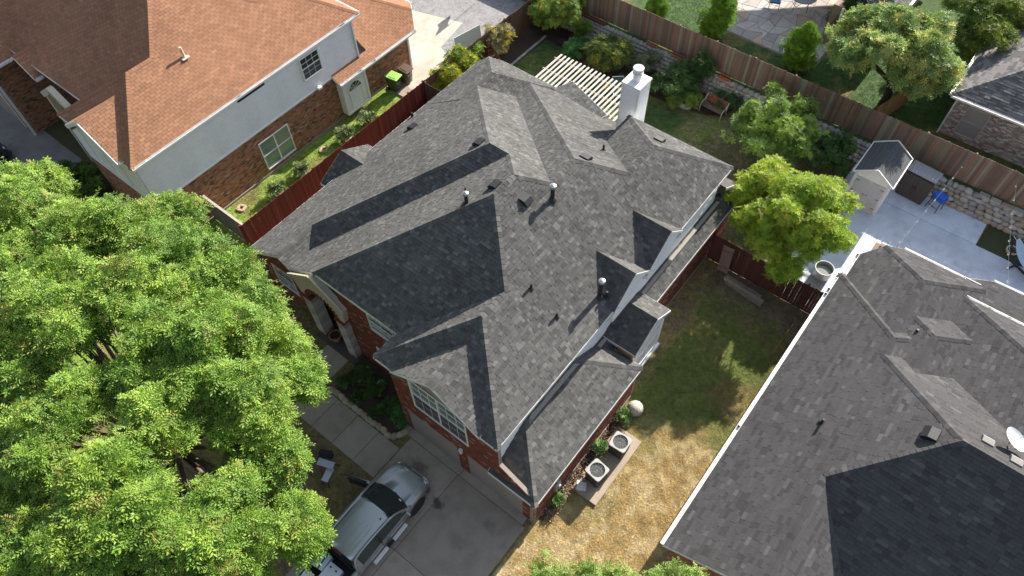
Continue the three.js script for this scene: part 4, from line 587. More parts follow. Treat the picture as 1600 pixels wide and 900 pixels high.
// ================================================================ air conditioners, pad and things beside the wall
{
  const pad = thing('concrete_pad', 'tan concrete pad under the two air conditioners', 'concrete pad', [-4, 0, -10.5]); part('slab', rb(1.2, 0.12, 3.4, 0.02, 0, 0.06, 0), concMat(0.4, 0.32, 0.24), pad);
  function makeAC(label, x, z, ry) {
    const t = thing('air_conditioner', label, 'air conditioner', [x, 0.12, z], ry, undefined); const w = 0.72, h = 0.84;
    part('cabinet', rb(w - 0.06, h, w - 0.06, 0.07, 0, h / 2, 0, 3), M(0.05, 0.055, 0.05, { roughness: 0.6 }), t);
    const lou = []; for (let s = 0; s < 4; s++) for (let i = 0; i < 15; i++) { const g = rb(0.014, h - 0.1, 0.02, 0.004, -w / 2 + 0.08 + i * (w - 0.16) / 14, h / 2, w / 2 - 0.028, 1); g.rotateY(s * Math.PI / 2); lou.push(g); } part('louvers', lou, M(0.09, 0.095, 0.09, { roughness: 0.5, metalness: 0.4 }), t);
    const sh = new THREE.Shape(), a = w / 2, c = 0.11; sh.moveTo(-a + c, -a); sh.lineTo(a - c, -a); sh.quadraticCurveTo(a, -a, a, -a + c); sh.lineTo(a, a - c); sh.quadraticCurveTo(a, a, a - c, a); sh.lineTo(-a + c, a); sh.quadraticCurveTo(-a, a, -a, a - c); sh.lineTo(-a, -a + c); sh.quadraticCurveTo(-a, -a, -a + c, -a); const hole = new THREE.Path(); hole.absarc(0, 0, 0.31, 0, 6.2832, true); sh.holes.push(hole);
    const top = new THREE.ExtrudeGeometry(sh, { depth: 0.05, bevelEnabled: true, bevelSize: 0.005, bevelThickness: 0.012, bevelSegments: 2, curveSegments: 24 }); top.rotateX(-Math.PI / 2); top.translate(0, h, 0); part('top_cover', top, M(0.42, 0.42, 0.4, { roughness: 0.5 }), t);
    part('fan_well', [cy(0.31, 0.31, 0.2, 0, h - 0.17, 0, 24, true), new THREE.CircleGeometry(0.31, 24).rotateX(-Math.PI / 2).translate(0, h - 0.165, 0)], M(0.035, 0.035, 0.035), t);
    for (let i = 0; i < 4; i++) { const g = new THREE.CircleGeometry(0.28, 8, 0, 0.95); g.rotateX(-Math.PI / 2 + 0.0); const p = g.attributes.position; for (let k = 0; k < p.count; k++) p.setY(k, h - 0.1 + 0.05 * (p.getZ(k) / 0.24)); g.rotateY(i * Math.PI / 2); g.computeVertexNormals(); part('fan_blade', g, M(0.26, 0.25, 0.24, { roughness: 0.5, side: THREE.DoubleSide }), t); }
    part('fan_hub', [cy(0.075, 0.075, 0.06, 0, h - 0.08, 0, 16), cy(0.07, 0.05, 0.02, 0, h - 0.02, 0, 16)], M(0.5, 0.5, 0.48), t);
    const gr = []; for (let i = 1; i < 8; i++) gr.push(new THREE.TorusGeometry(0.065 + i * 0.033, 0.0022, 4, 32).rotateX(Math.PI / 2).translate(0, h + 0.045, 0)); for (let i = 0; i < 12; i++) { const b = i * Math.PI / 6; gr.push(rod([0.07 * Math.cos(b), h + 0.045, 0.07 * Math.sin(b)], [0.31 * Math.cos(b), h + 0.045, 0.31 * Math.sin(b)], 0.003, 0.003, 4)); } part('grille', gr, M(0.3, 0.3, 0.3, { metalness: 0.5, roughness: 0.5 }), t);
    part('pipe', [tube([[-0.3, 0.15, 0.1], [-0.45, 0.12, 0.15], [-0.6, 0.3, 0.1], [-0.75, 0.5, 0.1]], 0.025)], blackPlastic, t); return t;
  }
  const ac = makeAC('air conditioner nearer the pale boulder, the farther of the two on the pad', -3.98, -11.3, 0.06);
  const ac2 = ac.clone(); ac2.name = uname('air_conditioner'); ac2.position.set(-4.05, 0.12, -9.75); ac2.rotation.y = -0.12; ac2.userData = { label: 'air conditioner nearer the driveway, beside the white plastic lid', category: 'air conditioner' }; scene.add(ac2);
  const b = thing('boulder', 'round pale boulder standing on the side lawn by the brick wall', 'boulder', [-4.42, 0, -13.25]); { const g = new THREE.IcosahedronGeometry(0.36, 4), p = g.attributes.position; for (let i = 0; i < p.count; i++) { const v = new THREE.Vector3().fromBufferAttribute(p, i), n = v.clone().normalize(), an = Math.atan2(n.z, n.x); const f = 1 + 0.035 * Math.sin(an * 11 + 2 * vn(an * 2 + 5, n.y * 3, 4)) * (1 - Math.abs(n.y)) - 0.06 * fbm(n.x * 3 + 5, n.z * 3 + n.y * 3, 6, 3); p.setXYZ(i, v.x * f, v.y * f * 0.9 + 0.28, v.z * f); } g.computeVertexNormals(); part('stone', g, M(0.6, 0.54, 0.47, { map: noiseTex(256, 0.6, [[5, 1], [20, 1], [70, .7]], 71, 0.45, 1.2), roughness: 0.95 }), b); }
  const lid = thing('plastic_bin', 'small white plastic bin tipped over beside the nearer air conditioner', 'plastic bin', [-4.42, 0.02, -8.98], 0.5); part('body', [cy(0.15, 0.19, 0.3, 0, 0.02, 0, 20)], M(0.6, 0.62, 0.64), lid).rotation.z = -0.5; part('lid', [rb(0.4, 0.05, 0.36, 0.05, 0.08, 0.32, 0)], M(0.66, 0.68, 0.7), lid).rotation.z = -0.25;
  const box = thing('meter_box', 'grey electric meter box on the brick wall above the air conditioners', 'meter box', [-4.9, 1.2, -8.2]); part('cabinet', rb(0.14, 0.55, 0.36, 0.02), greyMetal, box); part('conduit', [rod([0, -1.1, 0], [0, 1.3, 0], 0.03)], greyMetal, box); part('dial', [new THREE.CylinderGeometry(0.09, 0.09, 0.08, 18).rotateZ(Math.PI / 2).translate(0.1, 0.1, 0)], M(0.35, 0.37, 0.38), box);
  const deb = thing('brushwood', 'heap of dry branches and leaves along the brick wall by the air conditioners', 'brushwood', [-4.65, 0.03, -10]); const r = rng(66), sticks = []; for (let i = 0; i < 90; i++) { const x = (r() - .5) * .45, z = (r() - .5) * 5.4, a = r() * 6.3, l = 0.15 + r() * .4; sticks.push(rod([x, 0.03 + r() * .15, z], [x + Math.cos(a) * l, 0.05 + r() * .25, z + Math.sin(a) * l], 0.008 + .008 * r(), 0.005, 5)); } part('branches', sticks, M(0.2, 0.14, 0.1), deb, false, { kind: 'stuff' });
  const lf = new Tri(); for (let i = 0; i < 900; i++) { const x = (r() - .5) * .55, z = (r() - .5) * 5.6, y = 0.02 + r() * .16, a = r() * 6.3, s = 0.03 + .04 * r(), c = r() < .35 ? [0.4, 0.34, 0.27] : [0.2 + .12 * r(), 0.1 + .05 * r(), 0.05]; lf.tri([x, y, z], [x + s * Math.cos(a), y + (r() - .5) * .05, z + s * Math.sin(a)], [x + s * Math.cos(a + 1), y + .02, z + s * Math.sin(a + 1)], c); } part('dead_leaves', lf.geo(), VC({ side: THREE.DoubleSide }), deb, false, { kind: 'stuff' });
  // planks by the side fence
  const wp = thing('timber_stack', 'stack of old grey planks lying in front of the dark red side fence', 'planks', [-3.75, 0, -21.7], -0.06); const pm = [timber, M(0.3, 0.24, 0.19, { map: woodTex }), M(0.36, 0.3, 0.25, { map: woodTex })]; [[0, 0.05, 0, 2.2], [0.1, 0.05, 0.2, 2.0], [-0.1, 0.05, -0.2, 1.9], [0.05, 0.12, 0.04, 2.1], [-0.2, 0.12, -0.14, 1.6]].forEach((q, i) => { const m = part('plank', rb(q[3], 0.06, 0.17, 0.008, 0, 0, 0, 1), pm[i % 3], wp); m.position.set(q[0], q[1], q[2]); m.rotation.y = (i - 2) * 0.03; });
  const lb = thing('board', 'pinkish old board leaning on the side fence near the main house', 'board', [-5.15, 0.8, -22.2]); const lm = part('panel', rb(0.55, 1.6, 0.03, 0.01, 0, 0, 0, 1), M(0.36, 0.22, 0.18, { map: woodTex }), lb); lm.rotation.x = -0.16; lm.rotation.z = 0.08; part('batten', [rb(0.5, 0.08, 0.03, 0.005, 0, 0.5, 0.03, 1), rb(0.5, 0.08, 0.03, 0.005, 0, -0.5, 0.03, 1)], M(0.3, 0.18, 0.14, { map: woodTex }), lm);
  const tub = thing('stock_tank', 'round galvanised tub with a white rim behind the side fence', 'tub', [-1.2, 0, -24.75]); part('wall', [cy(0.4, 0.43, 0.62, 0, 0, 0, 36, true), cy(0.38, 0.41, 0.62, 0, 0, 0, 36, true)], M(0.5, 0.51, 0.52, { metalness: 0.5, roughness: 0.5, side: THREE.DoubleSide }), tub); part('rim', [new THREE.TorusGeometry(0.43, 0.022, 8, 40).rotateX(Math.PI / 2).translate(0, 0.62, 0)], gutterMat, tub); part('water', [new THREE.CircleGeometry(0.39, 32).rotateX(-Math.PI / 2).translate(0, 0.45, 0)], M(0.2, 0.21, 0.2, { roughness: 0.2 }), tub);
}
// ================================================================ vehicles
function loft(secs) { // secs: [z, [[x,y]...]] closed outlines with equal counts
  const n = secs[0][1].length, v = [], idx = []; for (const [z, o] of secs) for (const p of o) v.push(p[0], p[1], z); for (let s = 0; s < secs.length - 1; s++) for (let i = 0; i < n; i++) { const j = (i + 1) % n, a = s * n + i, b = s * n + j, c = a + n, d = b + n; idx.push(a, b, d, a, d, c); }
  const cap = (s, f) => { const o = s * n; for (let i = 1; i < n - 1; i++) f ? idx.push(o, o + i + 1, o + i) : idx.push(o, o + i, o + i + 1); }; cap(0, false); cap(secs.length - 1, true);
  const g = new THREE.BufferGeometry(); g.setAttribute('position', new THREE.BufferAttribute(new Float32Array(v), 3)); g.setIndex(idx); g.computeVertexNormals(); return g;
}
const bodyOut = (w, y0, y1) => { const h = [[0.0, y1], [w * 0.5, y1 - 0.008], [w * 0.8, y1 - 0.03], [w * 0.93, y1 - 0.075], [w * 0.985, y1 - 0.16], [w, mix(y0, y1, 0.55)], [w * 0.985, mix(y0, y1, 0.3)], [w * 0.94, y0], [0, y0]]; return [...h, ...h.slice(1, -1).reverse().map(p => [-p[0], p[1]])].reverse(); };
function wheel(parent, x, z, side) {
  const w = new THREE.Group(); w.name = 'wheel'; w.position.set(x, 0.37, z); parent.add(w);
  part('tyre', [new THREE.TorusGeometry(0.275, 0.1, 12, 30).rotateY(Math.PI / 2).scale(1.15, 1, 1)], M(0.018, 0.018, 0.018, { roughness: 0.8 }), w);
  const sp = [new THREE.CylinderGeometry(0.22, 0.22, 0.05, 28, 1, true).rotateZ(Math.PI / 2), new THREE.TorusGeometry(0.215, 0.015, 6, 30).rotateY(Math.PI / 2).translate(side * 0.08, 0, 0)]; for (let i = 0; i < 6; i++) { const g = rb(0.03, 0.2, 0.05, 0.01, side * 0.07, 0.11, 0, 1); g.rotateX(i * Math.PI / 3); sp.push(g); } sp.push(new THREE.CylinderGeometry(0.05, 0.05, 0.05, 14).rotateZ(Math.PI / 2).translate(side * 0.075, 0, 0)); part('rim', sp, M(0.5, 0.5, 0.5, { metalness: 0.8, roughness: 0.35 }), w);
  part('brake_disc', [new THREE.CylinderGeometry(0.18, 0.18, 0.03, 20).rotateZ(Math.PI / 2)], M(0.1, 0.1, 0.1, { metalness: .6, roughness: .5 }), w);
}
function makeVehicle(name, label, cat, pos, ry, col, pickup) {
  const t = thing(name, label, cat, pos, ry); const paint = new THREE.MeshPhysicalMaterial({ color: new THREE.Color(...col), metalness: 0.55, roughness: 0.36, clearcoat: 0.8, clearcoatRoughness: 0.12 });
  const zb = pickup ? 1.56 : 2.2; // rear end of the closed body; front is -z
  part('body', loft([[-2.62, bodyOut(0.55, 0.5, 0.86)], [-2.56, bodyOut(0.72, 0.42, 0.96)], [-2.42, bodyOut(0.83, 0.36, 1.02)], [-2.1, bodyOut(0.91, 0.33, 1.06)], [-1.75, bodyOut(0.94, 0.33, 1.09)], [-1.4, bodyOut(0.94, 0.33, 1.12)], [-0.6, bodyOut(0.935, 0.33, 1.12)], [0.6, bodyOut(0.935, 0.33, 1.12)], [zb - 0.02, bodyOut(0.935, 0.33, 1.12)], [zb, bodyOut(0.91, 0.36, 1.09)]]), paint, t);
  part('hood', loft([[-2.5, bodyOut(0.58, 0.94, 1.0)], [-2.2, bodyOut(0.7, 0.98, 1.07)], [-1.9, bodyOut(0.75, 1.0, 1.1)], [-1.42, bodyOut(0.77, 1.0, 1.14)]]), paint, t);
  // glasshouse: dark glass inside, painted roof and pillars
  const yr = 1.7, zr0 = -0.6, zr1 = zb - 0.12;
  const q = (a, b, c, d) => polyGeo([a, b, c, d]);
  const curve = []; for (let i = 0; i < 8; i++) { const u0 = i / 8, u1 = (i + 1) / 8, bz = u => -1.52 + 0.2 * (2 * u - 1) ** 2, tz = u => zr0 + 0.1 * (2 * u - 1) ** 2; curve.push(q([mix(-0.85, 0.85, u0), 1.11, bz(u0)], [mix(-0.85, 0.85, u1), 1.11, bz(u1)], [mix(-0.7, 0.7, u1), yr - 0.02, tz(u1)], [mix(-0.7, 0.7, u0), yr - 0.02, tz(u0)])); } part('windshield', curve, glassDark, t);
  for (const s of [-1, 1]) { part('side_window', [q([s * 0.925, 1.1, -1.25], [s * 0.925, 1.1, zb - 0.25], [s * 0.75, yr - 0.04, zr1 - 0.1], [s * 0.75, yr - 0.04, zr0 + 0.12])], glassDark, t); part('roof_rail', [tube([[s * 0.91, 1.12, -1.42], [s * 0.77, 1.6, -0.7], [s * 0.74, yr - 0.01, -0.2], [s * 0.74, yr - 0.01, zr1 - 0.1], [s * 0.81, 1.5, zb - 0.1], [s * 0.92, 1.1, zb]], 0.045, 40, 8)], paint, t); part('pillar', [beam([s * 0.93, 1.1, 0.25], [s * 0.765, yr - 0.03, 0.25], 0.03, 0.09, [0, 0, 1])], blackPlastic, t); part('rear_pillar', [q([s * 0.932, 1.08, zb - 0.3], [s * 0.932, 1.08, zb], [s * 0.765, yr - 0.02, zr1], [s * 0.765, yr - 0.02, zr1 - 0.16])], paint, t);
    part('mirror', [rb(0.22, 0.16, 0.12, 0.05, s * 1.04, 1.16, -1.15)], paint, t); part('door_line', [bx(s * 0.938 - 0.004, 0.5, -1.22, s * 0.938 + 0.004, 1.08, -1.205), bx(s * 0.938 - 0.004, 0.45, 0.24, s * 0.938 + 0.004, 1.08, 0.255)], blackPlastic, t);
    for (const z of [0.02, 1.02]) if (z < zb) part('door_handle', [rb(0.03, 0.035, 0.2, 0.012, s * 0.945, 0.95, z)], paint, t); part('running_board', [rb(0.16, 0.04, 0.75, 0.015, s * 1.0, 0.36, -0.55), rb(0.16, 0.04, 0.75, 0.015, s * 1.0, 0.36, 0.55)], gutterMat, t); part('running_board_bracket', [rb(0.14, 0.035, 0.34, 0.01, s * 0.99, 0.34, 0)], blackPlastic, t);
    part('headlight', [rb(0.3, 0.14, 0.2, 0.05, s * 0.6, 0.86, -2.48)], new THREE.MeshPhysicalMaterial({ color: new THREE.Color(0.55, 0.57, 0.58), roughness: 0.15, clearcoat: 1 }), t);
    for (const z of [-1.68, pickup ? 2.25 : 1.5]) { wheel(t, s * 0.82, z, s); const a = []; for (let i = 0; i < 10; i++) { const a0 = Math.PI * (i + 0.5) / 10; a.push(beam([s * 0.94, 0.37 + 0.44 * Math.sin(a0 - .17), z + 0.44 * Math.cos(a0 - .17)], [s * 0.94, 0.37 + 0.44 * Math.sin(a0 + .17), z + 0.44 * Math.cos(a0 + .17)], 0.06, 0.05, [1, 0, 0])); } part('wheel_arch', [new THREE.CircleGeometry(0.43, 20).rotateY(s * Math.PI / 2).translate(s * 0.945, 0.4, z), ...a], blackPlastic, t); } }
  part('roof_panel', loft([[zr0 + 0.02, bodyOut(0.66, yr - 0.06, yr - 0.01)], [zr0 + 0.12, bodyOut(0.72, yr - 0.05, yr + 0.03)], [0.2, bodyOut(0.74, yr - 0.05, yr + 0.06)], [zr1 - 0.2, bodyOut(0.74, yr - 0.05, yr + 0.055)], [zr1 + 0.02, bodyOut(0.72, yr - 0.05, yr + 0.02)]]), paint, t);
  for (const x of [-0.42, -0.2, 0.06, 0.28, 0.46]) part('roof_rib', [rb(0.022, 0.02, 1.05, 0.008, x, yr + 0.06, 0.66, 1)], paint, t);
  part('antenna', [cy(0.03, 0.015, 0.05, 0.5, yr + 0.05, -0.3, 10), rb(0.03, 0.03, 0.05, 0.01, 0.5, yr + 0.07, -0.28)], blackPlastic, t);
  part('front_bumper', [loft([[-2.74, bodyOut(0.62, 0.34, 0.56)], [-2.6, bodyOut(0.84, 0.3, 0.6)], [-2.35, bodyOut(0.95, 0.3, 0.6)]])], paint, t); part('wiper', [rod([-0.6, 1.14, -1.42], [-0.05, 1.2, -1.4], 0.01), rod([0.05, 1.13, -1.5], [0.55, 1.2, -1.35], 0.01)], blackPlastic, t);
  part('grille', [rb(0.9, 0.24, 0.04, 0.03, 0, 0.78, -2.6)], M(0.03, 0.03, 0.03, { metalness: .4 }), t); part('sticker', [q([0.4, 1.215, -1.39], [0.52, 1.215, -1.37], [0.52, 1.25, -1.31], [0.4, 1.25, -1.33])], gutterMat, t);
  part('brake_light', [rb(0.4, 0.05, 0.08, 0.015, 0, yr - 0.02, zr1 + 0.07)], M(0.16, 0.01, 0.015, { roughness: 0.3 }), t); part('rear_window', [q([-0.72, 1.1, zb + 0.005], [0.72, 1.1, zb + 0.005], [0.62, yr - 0.05, zr1 + 0.05], [-0.62, yr - 0.05, zr1 + 0.05])], glassDark, t);
  if (pickup) { for (const s of [-1, 1]) part('bed_side', [rb(0.14, 0.72, 1.62, 0.04, s * 0.87, 0.74, 2.38)], paint, t); part('tailgate', [rb(1.8, 0.66, 0.1, 0.03, 0, 0.76, 3.17)], paint, t); part('bed_floor', [rb(1.62, 0.08, 1.6, 0.02, 0, 0.58, 2.36), rb(1.62, 0.5, 0.05, 0.02, 0, 0.82, 1.6)], blackPlastic, t); part('rear_bumper', [rb(1.8, 0.2, 0.16, 0.04, 0, 0.48, 3.27)], gutterMat, t); }
  return t;
}
const truck = makeVehicle('pickup_truck', 'silver crew cab pickup truck parked on the driveway with a door open', 'pickup truck', [-9.76, 0.03, -2.62], 0.035, [0.36, 0.385, 0.39], true);
{ // the open front door on its left side
  const d = new THREE.Group(); d.name = 'open_door'; d.position.set(-0.93, 0.36, -1.2); d.rotation.y = -1.25; truck.add(d);
  part('door_skin', [rb(0.06, 0.72, 1.08, 0.03, -0.03, 0.38, 0.55)], new THREE.MeshPhysicalMaterial({ color: new THREE.Color(0.42, 0.44, 0.46), metalness: 0.55, roughness: 0.36, clearcoat: 0.8 }), d); part('door_trim', [rb(0.07, 0.66, 1.0, 0.03, 0.035, 0.38, 0.55), rb(0.12, 0.06, 0.5, 0.03, 0.09, 0.5, 0.55)], blackPlastic, d); part('door_window', [beam([0, 0.74, 0.08], [0.12, 1.28, 0.5], 0.03, 0.04), beam([0.12, 1.28, 0.5], [0.12, 1.28, 1.0], 0.03, 0.04), beam([0, 0.74, 1.06], [0.12, 1.28, 1.0], 0.03, 0.04)], blackPlastic, d);
  const c1 = thing('tool_box', 'pale blue-grey flat tool box in the pickup bed, nearest the tailgate side', 'tool box', [-9.55, 0.66, -0.2], 0.06); part('base', rb(0.62, 0.34, 1.1, 0.03, 0, 0.17, 0), M(0.5, 0.55, 0.62), c1); part('lid', rb(0.64, 0.07, 1.12, 0.03, 0, 0.37, 0), M(0.6, 0.64, 0.7), c1); part('latch', [rb(0.08, 0.03, 0.05, 0.01, -0.15, 0.415, -0.4), rb(0.08, 0.03, 0.05, 0.01, 0.12, 0.415, -0.4)], blackPlastic, c1);
  const c2 = thing('crate', 'light blue plastic crate in the pickup bed beside the long tool box', 'crate', [-10.2, 0.66, -0.55], 0.12); part('body', rb(0.55, 0.4, 0.6, 0.04, 0, 0.2, 0), M(0.42, 0.5, 0.62), c2); part('lid', rb(0.57, 0.05, 0.62, 0.02, 0, 0.42, 0), M(0.5, 0.57, 0.68), c2); part('strap', [rb(0.06, 0.46, 0.63, 0.01, 0.1, 0.22, 0)], blackPlastic, c2);
  const c3 = thing('crate', 'white bucket-like crate in the far corner of the pickup bed under the tree', 'crate', [-10.2, 0.66, 0.2], 0.1); part('body', rb(0.4, 0.35, 0.4, 0.04, 0, 0.18, 0), M(0.66, 0.67, 0.68), c3); part('lid', rb(0.42, 0.04, 0.42, 0.02, 0, 0.37, 0), M(0.7, 0.71, 0.72), c3);
  const st = thing('work_stool', 'pale blue-grey folding step stool standing by the open truck door', 'step stool', [-13.0, 0, -3.3], 0.35); part('top_step', rb(0.72, 0.05, 0.3, 0.02, 0, 0.62, 0), M(0.42, 0.47, 0.56), st); part('lower_step', rb(0.3, 0.05, 0.6, 0.02, 0.22, 0.46, 0.36), M(0.5, 0.54, 0.62), st); part('leg', [rod([-0.32, 0.6, -.1], [-0.36, 0, -.25], 0.02), rod([0.32, 0.6, -.1], [0.36, 0, -.25], 0.02)], darkMetal, st); part('back_leg', [rod([0.1, 0.45, 0.6], [0.08, 0, 0.7], 0.02), rod([0.34, 0.45, 0.6], [0.36, 0, 0.7], 0.02)], darkMetal, st);
  const bag = thing('bag', 'dark blue bag on the grass behind the folding step stool', 'bag', [-13.5, 0, -3.65], 0.5); part('body', rb(0.62, 0.36, 0.3, 0.12, 0, 0.18, 0, 4), M(0.02, 0.025, 0.05), bag); part('strap', [tube([[-0.2, 0.32, 0], [-0.1, 0.46, 0.02], [0.1, 0.46, 0.02], [0.2, 0.32, 0]], 0.018)], blackPlastic, bag);
}
makeVehicle('parked_car', 'dark grey car on the left driveway, cut off by the picture edge', 'car', [-40.7, 0.02, -2.3], 0.05, [0.06, 0.065, 0.075], false);
// ================================================================ bins, blocks and the left side yard
function bin(label, x, z, ry, lidC, bodyC) { const t = thing('wheelie_bin', label, 'wheelie bin', [x, 0.09, z], ry); const g = new THREE.CylinderGeometry(0.42, 0.33, 0.92, 4, 1).rotateY(Math.PI / 4).scale(1, 1, 1.15).translate(0, 0.5, 0); part('body', [g, rb(0.62, 0.06, 0.7, 0.02, 0, 0.94, 0), rb(0.4, 0.1, 0.06, 0.02, 0, 0.62, 0.34)], M(...bodyC, { roughness: 0.55 }), t); const lid = part('lid', [rb(0.66, 0.07, 0.76, 0.04, 0, 1.0, 0.02, 3), rb(0.44, 0.05, 0.5, 0.025, 0, 1.035, 0.02, 2)], M(...lidC, { roughness: 0.45 }), t); lid.rotation.x = 0.06; part('handle', [rod([-0.26, 0.98, -0.42], [0.26, 0.98, -0.42], 0.02)], M(...bodyC), t); for (const s of [-1, 1]) part('wheel', [new THREE.CylinderGeometry(0.12, 0.12, 0.06, 18).rotateZ(Math.PI / 2).translate(s * 0.27, 0.12, -0.32)], blackPlastic, t); return t; }
bin('dark green wheelie bin with a lime green lid by the brick wall', -26.95, -22.0, 1.75, [0.3, 0.62, 0.12], [0.05, 0.06, 0.045]);
bin('brown wheelie bin with a brown lid behind the lime-lidded one', -26.85, -22.9, 1.62, [0.115, 0.075, 0.055], [0.085, 0.06, 0.045]);
[[-27.05, -10.35, 0.4, 'nearest the big tree'], [-26.3, -12.15, 0.1, 'second from the big tree'], [-26.25, -14.0, 0.2, 'under the brick wall window'], [-26.7, -15.95, 0.5, 'midway along the grass strip, plantless'], [-26.3, -17.35, 0.2, 'before the arched bay window'], [-26.2, -19.0, 0.7, 'nearest the wheelie bins']].forEach(([x, z, a, w], i) => { const t = thing('paver_ring', 'square ring of tan pavers, ' + w, 'paver ring', [x, 0, z], a); for (let k = 0; k < 4; k++) { const m = part('paver', rb(0.36, 0.1, 0.13, 0.015, 0, 0.05, 0.16, 1), M(0.45 + .05 * (k % 2), 0.36, 0.25, { map: concTex }), t); m.rotation.y = k * Math.PI / 2; } });
{
  const f = thing('flag', 'blue and white flag on a thin pole above the grey gravel', 'flag', [-28.6, 0, -31.4]); part('pole', [rod([0, 0, 0], [0.3, 2.3, 0.1], 0.018)], gutterMat, f); const g = new THREE.PlaneGeometry(0.9, 0.6, 10, 6), p = g.attributes.position, c = []; for (let i = 0; i < p.count; i++) { const u = p.getX(i) + 0.45, v = p.getY(i); p.setXYZ(i, 0.25 - u * 0.75, 1.85 + v - u * 0.55, 0.1 + 0.1 * Math.sin(u * 8 + v * 3)); const b = (Math.abs(v) > 0.15) ? [0.1, 0.12, 0.5] : [0.75, 0.75, 0.8]; c.push(...b); } g.setAttribute('color', new THREE.BufferAttribute(new Float32Array(c), 3)); g.computeVertexNormals(); part('cloth', g, VC({ side: THREE.DoubleSide }), f);
  const wb = thing('sheet_panel', 'white sheet panel standing against the brown fence by the gravel', 'panel', [-25.9, 0, -27.6], 1.15); const sh = new THREE.Shape(); sh.moveTo(-0.9, 0); sh.lineTo(0.9, 0); sh.lineTo(0.9, 1.3); sh.lineTo(-0.9, 1.0); const pn = part('panel', [new THREE.ExtrudeGeometry(sh, { depth: 0.04, bevelEnabled: false })], M(0.7, 0.72, 0.7), wb); pn.rotation.x = -0.2; part('batten', [bx(-0.9, 0.02, 0.045, 0.9, 0.08, 0.075)], gutterMat, pn);
  const lad = thing('wooden_rack', 'red wooden slatted rack leaning on the brown fence under the vine', 'rack', [-23.7, 0, -27.5], 1.2); const rk = new THREE.Group(); rk.name = 'frame'; rk.rotation.x = -0.35; lad.add(rk); for (const s of [-0.3, 0.3]) part('upright', [rb(0.06, 1.5, 0.05, 0.01, s, 0.75, 0, 1)], M(0.28, 0.07, 0.045, { map: woodTex }), rk); for (let i = 0; i < 6; i++) part('slat', [rb(0.7, 0.09, 0.03, 0.008, 0, 0.2 + i * 0.24, 0.04, 1)], M(0.36, 0.1, 0.07, { map: woodTex }), rk);
}
